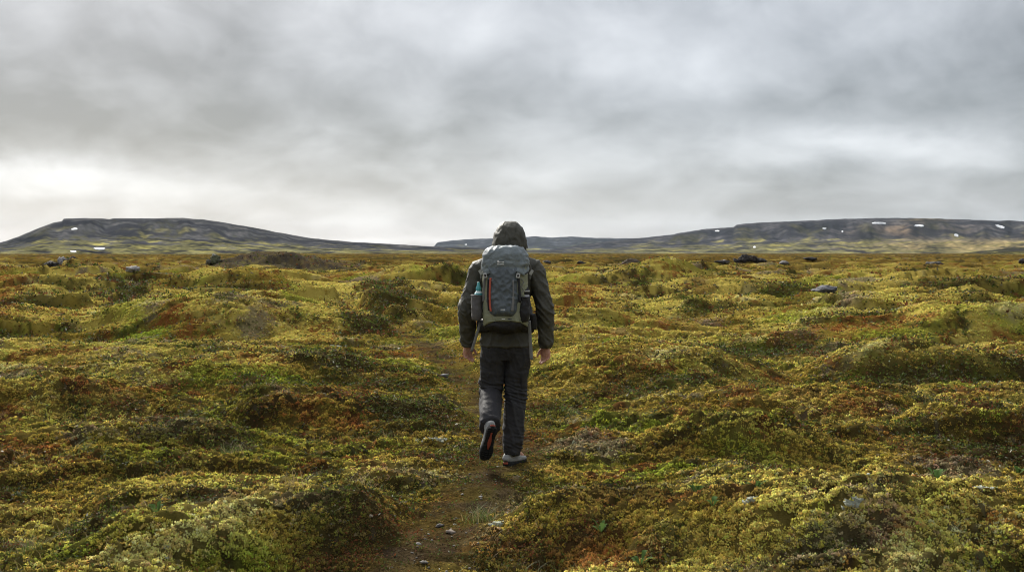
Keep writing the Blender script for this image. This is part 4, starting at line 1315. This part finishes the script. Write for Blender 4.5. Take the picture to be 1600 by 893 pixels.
off = 0.009 * ridge(perlin(hx.ravel() * 16 + hz.ravel() * 9, hz.ravel() * 12 - hx.ravel() * 5, 260)) + 0.008 * p3(hx.ravel() * 11, hy.ravel() * 11, hz.ravel() * 11, 263) + 0.003 * p3(hx.ravel() * 34, hy.ravel() * 34, hz.ravel() * 34, 266)
hv = hv + cn * off.reshape(cut, nth)[..., None]
outer = hv.reshape(-1, 3); inner = (hv - cn * 0.006).reshape(-1, 3)
ov = np.concatenate([outer, inner]); nO = len(outer)
of = []
for i in range(cut - 1):
    for k in range(nth):
        k2 = (k + 1) % nth
        a, b, c_, d_ = i * nth + k, i * nth + k2, (i + 1) * nth + k2, (i + 1) * nth + k
        of.append((a, b, c_, d_)); of.append((d_ + nO, c_ + nO, b + nO, a + nO))
for k in range(nth):
    k2 = (k + 1) % nth
    a, b = (cut - 1) * nth + k, (cut - 1) * nth + k2
    of.append((a, b, b + nO, a + nO))
hood = link('hood', poly_mesh('hood', ov, of), M_JACKET, jacket)
# neck of the hood running down into the collar
v, f = ring_tube([(0.012, -0.012, 1.47), (0.018, -0.018, 1.53), (0.026, -0.014, 1.585), (0.030, -0.002, 1.64)], [(0.165, 0.115), (0.132, 0.112), (0.122, 0.118), (0.119, 0.118)], 40, 8, 2.1)
me = poly_mesh('hood_neck', v, f)
fold(me, lambda c, n_: 0.008 * ridge(perlin(c[:, 0] * 14 + c[:, 2] * 6, c[:, 2] * 22, 270)) + 0.004 * p3(c[:, 0] * 18, c[:, 1] * 18, c[:, 2] * 18, 272))
hn = link('hood_neck', me, M_JACKET, jacket)


def hood_at(u, w):
    i = int(np.clip(u, 0, cut - 1)); k = int(w) % nth
    q = hv[i, k]; return q + cn[i, k] * 0.0005


for kk in (21, 9):                                   # the two seams of the crown panel
    cord('seam', [hood_at(i, kk + (6 - i) * 0.22 * (1 if kk > 15 else -1)) for i in range(5, cut - 1, 3)], 0.0022, M_JACKET, jacket)
cord('brim', [hood_at(cut - 1, k) for k in range(2, 29, 2)], 0.005, M_JACKET, jacket)
tg = Vector(HC) + Vector((0.128, 0.04, -0.025))
v, f = ring_tube([tg + Vector((0, -0.012, -0.004)), tg, tg + Vector((0.004, 0.012, 0.004))], [(0.006, 0.006), (0.008, 0.008), (0.005, 0.005)], 10, 3)
link('toggle', poly_mesh('toggle', v, f), M_BLACK, jacket)
cord('drawcord', [tg + Vector((-0.006, -0.01, 0.004)), tg + Vector((0.008, -0.006, -0.006)), tg + Vector((0.01, 0.004, -0.012)), tg + Vector((-0.004, 0.008, -0.02))], 0.0022, M_WEB, jacket)


# ---- shoes (local: y towards the toe, z up from the tread, x to the right)
def make_shoe(M4):
    def tr(v):
        return [(M4 @ Vector(p))[:] for p in v]
    prof = [(-0.085, 0.020, 0.050), (-0.075, 0.030, 0.085), (-0.045, 0.036, 0.100), (0.0, 0.038, 0.098), (0.04, 0.041, 0.082), (0.085, 0.047, 0.066), (0.13, 0.048, 0.056), (0.165, 0.043, 0.050), (0.192, 0.030, 0.042), (0.205, 0.012, 0.032)]
    pts = [(0.004 * math.sin(y * 12), y, 0.028 + (h - 0.028) * 0.42) for (y, w, h) in prof]
    rad = [(w, (h - 0.016) * 0.55) for (y, w, h) in prof]
    up_p = ring_tube(pts, rad, 22, 4, 2.4)
    col_p = ring_tube([(0, -0.026, 0.06), (0, -0.030, 0.10), (0, -0.030, 0.128)], [(0.036, 0.052), (0.037, 0.050), (0.039, 0.052)], 22, 4, 2.1)
    me = fused('shoe', [up_p, col_p], 0.004, 4, lambda c, n_: 0.0012 * p3(c[:, 0] * 60, c[:, 1] * 60, c[:, 2] * 60, 280))
    for vtx in me.vertices:
        vtx.co = M4 @ vtx.co
    shoe = link('shoe', me, M_SHOE, person)
    # sole: outline extruded, with a raised toe and heel
    ys = np.linspace(-0.092, 0.212, 26)
    def half(y):
        return np.interp(y, [-0.092, -0.086, -0.07, -0.03, 0.02, 0.06, 0.11, 0.15, 0.185, 0.205, 0.212], [0.008, 0.024, 0.034, 0.036, 0.034, 0.038, 0.047, 0.047, 0.037, 0.02, 0.006])
    def rise(y):
        return 0.014 * np.clip((y - 0.14) / 0.07, 0, 1) ** 2 + 0.006 * np.clip((-0.06 - y) / 0.03, 0, 1) ** 2
    bm = bmesh.new(); rows = []
    for y in ys:
        w = half(y)
        rows.append([bm.verts.new((w * s_, y, z_ + rise(y))) for s_, z_ in ((-1.0, 0.004), (1.0, 0.004), (1.06, 0.018), (1.02, 0.032), (-1.02, 0.032), (-1.06, 0.018))])
    for a, b in zip(rows[:-1], rows[1:]):
        for k in range(6):
            bm.faces.new((a[k], a[(k + 1) % 6], b[(k + 1) % 6], b[k]))
    bm.faces.new(rows[0][::-1]); bm.faces.new(rows[-1])
    # tread lugs
    for y in np.arange(-0.078, 0.198, 0.0165):
        if 0.0 < y < 0.055:
            continue
        w = float(half(y)); r_ = float(rise(y))
        for s_ in (-1, 0, 1):
            if s_ == 0 and -0.06 < y < 0.12:
                continue
            xc, hw = s_ * w * 0.66, w * 0.27
            ch = 0.004 * (1 - abs(s_))
            b = [bm.verts.new((xc + dx_ * hw, y + dy_ * 0.0055 + ch, r_ + z_)) for z_ in (-0.004, 0.006) for dx_, dy_ in ((-1, -1), (1, -1), (1, 1), (-1, 1))]
            for q in ((3, 2, 1, 0), (4, 5, 6, 7), (0, 1, 5, 4), (1, 2, 6, 5), (2, 3, 7, 6), (3, 0, 4, 7)):
                bm.faces.new([b[i] for i in q])
    bmesh.ops.recalc_face_normals(bm, faces=bm.faces)
    bmesh.ops.transform(bm, matrix=M4, verts=bm.verts)
    me = bpy.data.meshes.new('sole'); bm.to_mesh(me); bm.free()
    link('sole', me, M_RUBBER, shoe)
    # orange arch insert under the foot and heel tab
    v, f = ring_tube(tr([(0, -0.045, 0.003), (0, -0.01, 0.0015), (0.001, 0.03, 0.001), (0.002, 0.065, 0.0015), (0.003, 0.10, 0.003)]), [(0.007, 0.004), (0.009, 0.005), (0.013, 0.005), (0.012, 0.005), (0.006, 0.004)], 10, 4, 2, (M4.to_3x3() @ Vector((1, 0, 0)))[:])
    link('arch_insert', poly_mesh('arch_insert', v, f), M_ORANGE, shoe)
    v, f = ring_tube(tr([(-0.018, -0.088, 0.024), (0, -0.094, 0.024), (0.018, -0.088, 0.024)]), [(0.009, 0.005)] * 3, 8, 3, 2, (M4.to_3x3() @ Vector((0, 0, 1)))[:])
    link('heel_tab', poly_mesh('heel_tab', v, f), M_ORANGE, shoe)
    v, f = ring_tube(tr([(0, -0.083, 0.050), (0, -0.086, 0.085), (0, -0.084, 0.125), (0, -0.088, 0.140)]), [(0.010, 0.004), (0.011, 0.004), (0.010, 0.004), (0.006, 0.003)], 8, 3, 2, (M4.to_3x3() @ Vector((1, 0, 0)))[:])
    link('pull_loop', poly_mesh('pull_loop', v, f), M_RUBBER, shoe)
    for i in range(4):
        y = 0.035 + i * 0.02
        z = np.interp(y, [0, 0.04, 0.085, 0.13], [0.106, 0.092, 0.076, 0.064])
        v, f = ring_tube(tr([(-0.028, y, z - 0.014), (0, y + 0.004, z + 0.002), (0.028, y, z - 0.014)]), [(0.003, 0.003)] * 3, 6, 3)
        link('lace', poly_mesh('lace', v, f), M_BLACK, shoe)
    return shoe


# planted right foot, turned out; lifted left foot with its sole to the back
gz0 = float(height(np.array([HX + 0.05]), np.array([HY - 0.04]))[0]) - zf
make_shoe(Matrix.Translation((0.042, -0.005, gz0 - 0.006)) @ Matrix.Rotation(R(-27), 4, 'Z') @ Matrix.Rotation(R(-2), 4, 'X'))
MA = Matrix.Translation((-0.118, -0.335, 0.325)) @ Matrix.Rotation(R(8), 4, 'Y') @ Matrix.Rotation(R(14), 4, 'Z') @ Matrix.Rotation(R(-66), 4, 'X') @ Matrix.Translation((0, 0.02, -0.095))
make_shoe(MA)

# ------------------------------------------------------------------ the backpack (rests on the walker: a thing of its own)
PK = bpy.data.objects.new('backpack', None); COL.objects.link(PK)
PK.location = PORG + Vector((0, 0, 1.0)); PK.empty_display_size = 0.2
tag(PK, 'slate and sage green hiking backpack on the walker back', 'backpack')
PCX, PCY = 0.000, -0.245


def pk(name, v, f, mat, fn=None, parent=None, smooth=True):
    v = np.asarray([tuple(p) for p in v], float) - np.array((0, 0, 1.0))
    me = poly_mesh(name, v, f, smooth)
    if fn is not None:
        fold(me, fn)
    return link(name, me, mat, parent or PK)


def se(th, n=3.0):
    c, s_ = math.cos(th), math.sin(th)
    return math.copysign(abs(c) ** (2 / n), c), math.copysign(abs(s_) ** (2 / n), s_)


def shell(z_of, a_of, b_of, rows, n=72, cx=PCX, cy=PCY, top=True, bottom=True, power=3.0, yc_of=None):
    vs, fs = [], []
    for i in range(rows):
        v = i / (rows - 1)
        for k in range(n):
            th = 2 * math.pi * k / n
            cx_, sy_ = se(th, power)
            x_ = cx_ * a_of(v)
            y_ = sy_ * b_of(v)
            vs.append((cx + x_, cy + y_ + (yc_of(v) if yc_of else 0), z_of(v, cx_, sy_)))
    for i in range(rows - 1):
        for k in range(n):
            k2 = (k + 1) % n
            fs.append((i * n + k, i * n + k2, (i + 1) * n + k2, (i + 1) * n + k))
    if bottom:
        fs.append(tuple(range(n))[::-1])
    if top:
        fs.append(tuple((rows - 1) * n + k for k in range(n)))
    return vs, fs


BODY_A, BODY_B = lambda z: np.interp(z, [1.0, 1.1, 1.2, 1.35, 1.47, 1.6], [0.140, 0.160, 0.166, 0.164, 0.160, 0.155]), lambda z: np.interp(z, [1.0, 1.1, 1.2, 1.35, 1.47, 1.6], [0.095, 0.118, 0.120, 0.115, 0.108, 0.10])


def cloth_fold(amp, seed, sc=1.0):
    return lambda c, n_: amp * (ridge(perlin(c[:, 0] * 13 * sc + c[:, 2] * 15 * sc, c[:, 2] * 12 * sc - c[:, 0] * 7 * sc, seed)) + 0.7 * p3(c[:, 0] * 12 * sc, c[:, 1] * 12 * sc, c[:, 2] * 12 * sc, seed + 3) + 0.3 * p3(c[:, 0] * 36 * sc, c[:, 1] * 36 * sc, c[:, 2] * 36 * sc, seed + 6))


v, f = shell(lambda v, cx_, sy_: 1.105 - 0.045 * abs(cx_) ** 3 + (1.50 - 1.105 + 0.045 * abs(cx_) ** 3) * v, lambda v: BODY_A(1.1 + 0.4 * v), lambda v: BODY_B(1.1 + 0.4 * v), 30)
pk('main_compartment', v, f, M_OLIVE, cloth_fold(0.006, 300))
# black base
v, f = shell(lambda v, cx_, sy_: 1.008 + 0.014 * abs(cx_) ** 2 + (0.112 - 0.055 * abs(cx_) ** 3) * v, lambda v: 0.075 + 0.081 * math.sin(min(v * 1.5, 1) * math.pi / 2) ** 0.8, lambda v: 0.065 + 0.052 * math.sin(min(v * 1.5, 1) * math.pi / 2) ** 0.8, 20, power=2.6)
pk('base_compartment', v, f, M_BLACK, cloth_fold(0.006, 310))


def ysurf(x, z, p=3.0):
    a, b = BODY_A(z), BODY_B(z)
    q = np.clip(1 - np.abs((x - PCX) / a) ** p, 0.0, 1)
    return PCY - b * q ** (1 / p)


def patch(half_of, cx_of, z0, z1, lift, nu=26, nv=30, round_z=6, sink=0.014):
    """a stuffed panel sewn onto the pack's back face"""
    vs, fs = [], []
    for i in range(nv + 1):
        v = i / nv; z = z0 + (z1 - z0) * v
        for k in range(nu + 1):
            u = -1 + 2 * k / nu
            x = cx_of(v) + u * half_of(v)
            e_ = (1 - abs(u) ** 5) * (1 - abs(2 * v - 1) ** round_z)
            vs.append((x, ysurf(x, z) + sink - (sink + lift) * e_ ** 0.6, z))
    for i in range(nv):
        for k in range(nu):
            a = i * (nu + 1) + k
            fs.append((a, a + 1, a + nu + 2, a + nu + 1))
    return vs, fs


v, f = patch(lambda v: np.interp(v, [0, 0.04, 0.12, 0.3, 0.7, 1.0], [0.055, 0.085, 0.104, 0.112, 0.108, 0.115]), lambda v: -0.018, 1.140, 1.50, 0.030, 34, 44, 14)
pk('front_panel', v, f, M_SLATED, lambda c, n_: 0.010 * ridge(perlin(np.abs(c[:, 0] + 0.018) * 9 - c[:, 2] * 13, c[:, 2] * 7 + np.abs(c[:, 0] + 0.018) * 15, 320)) + 0.003 * p3(c[:, 0] * 30, c[:, 1] * 30, c[:, 2] * 30, 324))


# lid, drooping at both sides and drawn down by the buckle straps
def lid_edge(cx_, sy_):
    fr = max(0.0, -sy_)
    return 1.472 + 0.006 * (1 - fr) - fr * 0.046 * min(1, abs(abs(cx_) - 0.0) / 0.75) ** 2.2


def lid_a(v):
    return 0.168 * (1 - 0.10 * v) * math.cos(max(0, v - 0.35) / 0.65 * math.pi / 2) ** 0.5 + 0.004


def lid_b(v):
    return 0.148 * (1 - 0.05 * v) * math.cos(max(0, v - 0.40) / 0.60 * math.pi / 2) ** 0.45 + 0.004


v, f = shell(lambda v, cx_, sy_: lid_edge(cx_, sy_) + (1.645 - lid_edge(cx_, sy_)) * math.sin(v * math.pi / 2) ** 0.92, lid_a, lid_b, 34, 84, 0.0, PCY + 0.018, True, True, 2.7)
pk('lid', v, f, M_SLATE, lambda c, n_: 0.008 * ridge(perlin(np.abs(c[:, 0]) * 16 + c[:, 2] * 17, np.abs(c[:, 0]) * 9 - c[:, 2] * 9 + c[:, 0] * 5, 330)) + 0.006 * p3(c[:, 0] * 13, c[:, 1] * 13, c[:, 2] * 13, 333) + 0.002 * p3(c[:, 0] * 40, c[:, 1] * 40, c[:, 2] * 40, 336) - 0.008 * np.exp(-((c[:, 2] - 0.485) / 0.012) ** 2) * (c[:, 1] < -0.3))
# dark draw-cord edge under the lid
edge = [(cx_ * 0.171, PCY + 0.018 + sy_ * 0.150, lid_edge(cx_, sy_) + 0.001) for cx_, sy_ in (se(t_, 2.7) for t_ in np.linspace(math.pi * 1.02, math.pi * 1.98, 25))]
v, f = ring_tube(edge, [(0.0045, 0.0045)] * len(edge), 8, 2, 2, (0, 0, 1))
pk('lid_edge', v, f, M_BLACK)


def back_pts(pl, off):
    return [(x, ysurf(x, z) - off, z) for x, z in pl]


def ribbon(name, pts, hw, th, mat, parent=None, ax=(1, 0, 0)):
    v, f = ring_tube(pts, [(hw, th)] * len(pts), 8, 4, 3.0, ax)
    return pk(name, v, f, mat, None, parent)


def blockbox(name, c, hx, hy, hz, mat, bev=0.003, rz=0.0, parent=None):
    bm = bmesh.new()
    bmesh.ops.create_cube(bm, size=2)
    bmesh.ops.scale(bm, vec=(hx, hy, hz), verts=bm.verts)
    bmesh.ops.bevel(bm, geom=bm.edges[:], offset=bev, segments=2, affect='EDGES')
    bmesh.ops.rotate(bm, matrix=Matrix.Rotation(rz, 3, 'Y'), verts=bm.verts)
    bmesh.ops.translate(bm, vec=c, verts=bm.verts)
    v = [q.co[:] for q in bm.verts]; f = [tuple(q.index for q in fc.verts) for fc in bm.faces]
    bm.free()
    return pk(name, v, f, mat, None, parent, False)


# zips either side of the front panel
ribbon('zip', back_pts([(-0.106, 1.415), (-0.110, 1.36), (-0.112, 1.29), (-0.110, 1.22), (-0.104, 1.175)], 0.032), 0.0075, 0.005, M_RED)['label'] = 'rust red zip'
ribbon('zip_garage', back_pts([(-0.124, 1.405), (-0.126, 1.34), (-0.126, 1.26), (-0.120, 1.18)], 0.022), 0.006, 0.004, M_BLACK)
ribbon('zip', back_pts([(0.056, 1.40), (0.058, 1.34), (0.057, 1.275)], 0.036), 0.006, 0.004, M_WEB)['label'] = 'grey zip'
ribbon('webbing_loop', back_pts([(0.057, 1.280), (0.055, 1.23), (0.050, 1.178)], 0.037), 0.009, 0.004, M_WEB)['label'] = 'pale grey wide webbing'
# buckle straps from the lid down the pack
for sx_, xt in ((-1, -0.146), (1, 0.092)):
    zt = 1.445
    ribbon('compression_strap', back_pts([(xt, 1.43), (xt + sx_ * 0.006, 1.38), (xt + sx_ * 0.010, 1.32), (xt + sx_ * 0.012, 1.24)], 0.024 if sx_ > 0 else 0.012), 0.009, 0.003, M_BLACK if sx_ > 0 else M_WEB)
    y_ = ysurf(xt, 1.43) - (0.036 if sx_ > 0 else 0.028)
    b_ = blockbox('buckle', (xt, y_, 1.432), 0.014, 0.006, 0.018, M_BUCK, 0.004, 0.2 * sx_)
    blockbox('buckle_slot', (xt, y_ - 0.0055, 1.432), 0.006, 0.003, 0.008, M_BLACK, 0.001, 0.2 * sx_, b_)
# zig-zag of bungee cord on the right flank
zz = [(0.112 + 0.022 * (k % 2), 1.41 - k * 0.028) for k in range(9)]
v, f = ring_tube(back_pts(zz, 0.012), [(0.003, 0.003)] * len(zz), 6, 2, 2, (0, 1, 0))
pk('bungee_cord', v, f, M_WEB)
# logo and small print, woven in white
lg = [(-0.053, 1.533)]
def lid_y(x, z):
    return PCY + 0.018 - 0.150 * (1 - abs(x / 0.17) ** 2.7) ** (1 / 2.7) - 0.004
for row, (z_, glyphs) in enumerate(((1.5285, ((-0.052, 0.0062, 0.0085), (-0.040, 0.0036, 0.0042), (-0.031, 0.0036, 0.0042), (-0.022, 0.0036, 0.0042), (-0.013, 0.0036, 0.0042))),
                                    (1.5130, tuple((-0.056 + 0.0072 * i, 0.0026, 0.0036) for i in range(7))))):
    for gx_2, hw, hh in glyphs:
        z2 = z_ + (0.004 if hh > 0.008 else 0)
        blockbox('logo_letter', (gx_2, lid_y(gx_2, z2) - 0.002, z2), hw * 0.8, 0.0035, hh, M_WHITE, 0.0008)
for i in range(4):
    x_ = -0.030 + i * 0.0075
    blockbox('print_letter', (x_, ysurf(x_, 1.188) - 0.033, 1.188), 0.0026, 0.003, 0.0036, M_WHITE, 0.0006)
blockbox('print_mark', (-0.015, ysurf(-0.015, 1.120) - 0.007, 1.120), 0.012, 0.003, 0.0022, M_WHITE, 0.0006)
# green band lower edge piping
ribbon('piping', back_pts([(-0.165, 1.082), (-0.12, 1.098), (-0.06, 1.108), (0.0, 1.110), (0.06, 1.108), (0.12, 1.098), (0.165, 1.082)], 0.004), 0.004, 0.004, M_OLIVE, None, (0, 0, 1))


# side pockets
def pocket(cx, cy, a, b, z0, z1, mat, seed, name='side_pocket'):
    v, f = shell(lambda v, cx_, sy_: z0 + (z1 - z0) * v + 0.006 * math.sin(cx_ * 5) * v, lambda v: a * (0.80 + 0.2 * math.sin(min(1, v * 3) * math.pi / 2)), lambda v: b * (0.80 + 0.2 * math.sin(min(1, v * 3) * math.pi / 2)), 18, 40, cx, cy, True, True, 2.5)
    o = pk(name, v, f, mat, cloth_fold(0.004, seed, 1.3))
    rim = [(cx + a * math.cos(t_) * 1.01, cy + b * math.sin(t_) * 1.01, z1) for t_ in np.linspace(0, 2 * math.pi, 25)]
    v, f = ring_tube(rim, [(0.004, 0.006)] * len(rim), 8, 1, 2, (0, 0, 1))
    pk('pocket_hem', v, f, M_BLACK if mat == M_BLACK else M_MESHG, None, o)
    return o


pocket(-0.208, PCY + 0.01, 0.042, 0.074, 1.105, 1.285, M_MESHG, 350)['label'] = 'grey mesh side pocket'
pocket(0.134, PCY - 0.040, 0.043, 0.082, 1.098, 1.275, M_BLACK, 360)['label'] = 'black side pocket'
# straps: shoulder harness, load lifters, hip belt, dangling ends
for sd_ in (-1, 1):
    x_ = sd_ * 0.118 + 0.008
    ribbon('shoulder_strap', [(x_, -0.135, 1.40), (x_, -0.125, 1.49), (x_ - sd_ * 0.004, -0.06, 1.545), (x_, 0.02, 1.542), (x_ + sd_ * 0.004, 0.100, 1.47), (x_ + sd_ * 0.012, 0.150, 1.36), (x_ + sd_ * 0.03, 0.150, 1.24), (x_ + sd_ * 0.05, 0.06, 1.13), (x_ + sd_ * 0.045, -0.10, 1.085)], 0.030, 0.008, M_BLACK)
    ribbon('load_lifter', [(sd_ * 0.150, -0.20, 1.565), (sd_ * 0.155 + 0.004, -0.12, 1.555), (sd_ * 0.140 + 0.004, -0.04, 1.556)], 0.009, 0.003, M_WEB)
    ribbon('hip_belt', [(sd_ * 0.12, -0.175, 1.055), (sd_ * 0.185, -0.11, 1.055), (sd_ * 0.208, -0.02, 1.045), (sd_ * 0.19, 0.08, 1.03), (sd_ * 0.10, 0.150, 1.02), (sd_ * 0.02, 0.160, 1.02)], 0.045, 0.010, M_BLACK, None, (0, 0, 1))
    b_ = blockbox('buckle', (sd_ * 0.186 + 0.004, -0.165, 1.452), 0.012, 0.006, 0.020, M_BUCK, 0.003, 0.5 * sd_)
    ribbon('side_strap', [(sd_ * 0.170, -0.20, 1.52), (sd_ * 0.182 + 0.004, -0.168, 1.47), (sd_ * 0.180, -0.160, 1.40)], 0.008, 0.003, M_WEB)
ribbon('loose_strap_end', [(-0.186, -0.20, 1.085), (-0.198, -0.22, 1.04), (-0.222, -0.21, 0.96), (-0.250, -0.19, 0.87)], 0.010, 0.003, M_WEB)
ribbon('loose_strap_end', [(0.172, -0.22, 1.10), (0.178, -0.215, 1.02), (0.184, -0.205, 0.92), (0.192, -0.20, 0.81)], 0.0125, 0.003, M_WEB)
ribbon('belt_pocket', [(0.196, -0.15, 1.14), (0.205, -0.14, 1.09), (0.205, -0.13, 1.03)], 0.026, 0.022, M_BLACK)


# bottles standing in the side pockets
def lathe(prof, n=24):
    vs, fs = [], []
    for r_, z_ in prof:
        for k in range(n):
            th = 2 * math.pi * k / n
            vs.append((r_ * math.cos(th), r_ * math.sin(th), z_))
    for i in range(len(prof) - 1):
        for k in range(n):
            k2 = (k + 1) % n
            fs.append((i * n + k, i * n + k2, (i + 1) * n + k2, (i + 1) * n + k))
    fs.append(tuple(range(n))[::-1]); fs.append(tuple((len(prof) - 1) * n + k for k in range(n)))
    return vs, fs


def bottle(name, x, y, z, body, bm_, cap, cm_, lab, extra=None):
    root = bpy.data.objects.new(name, None); COL.objects.link(root)
    root.location = PORG + Vector((x, y, z)); root.empty_display_size = 0.05
    tag(root, lab, 'bottle')
    v, f = lathe(body); link('flask', poly_mesh('flask', v, f), bm_, root)
    v, f = lathe(cap); link('cap', poly_mesh('cap', v, f), cm_, root)
    if extra:
        v, f = lathe(extra[0]); link('band', poly_mesh('band', v, f), extra[1], root)
    return root


bottle('water_bottle', -0.196, PCY - 0.005, 1.115, [(0.028, 0), (0.031, 0.01), (0.031, 0.17), (0.026, 0.192), (0.017, 0.205)], M_CLEAR, [(0.019, 0.203), (0.020, 0.208), (0.020, 0.228), (0.014, 0.236), (0.010, 0.262), (0.006, 0.268)], M_TEAL, 'frosted water bottle with teal cap in the grey pocket', ([(0.0316, 0.165), (0.0318, 0.168), (0.0318, 0.182), (0.0300, 0.186)], M_TEAL))
bottle('water_bottle', 0.142, PCY - 0.050, 1.11, [(0.032, 0), (0.035, 0.01), (0.035, 0.165), (0.030, 0.185)], M_STEEL, [(0.033, 0.184), (0.034, 0.188), (0.034, 0.215), (0.030, 0.222), (0.022, 0.235), (0.020, 0.238)], M_RUBBER, 'grey bottle with black screw cap in the black pocket', ([(0.0345, 0.204), (0.0348, 0.206), (0.0348, 0.212), (0.0345, 0.214)], M_BUCK))
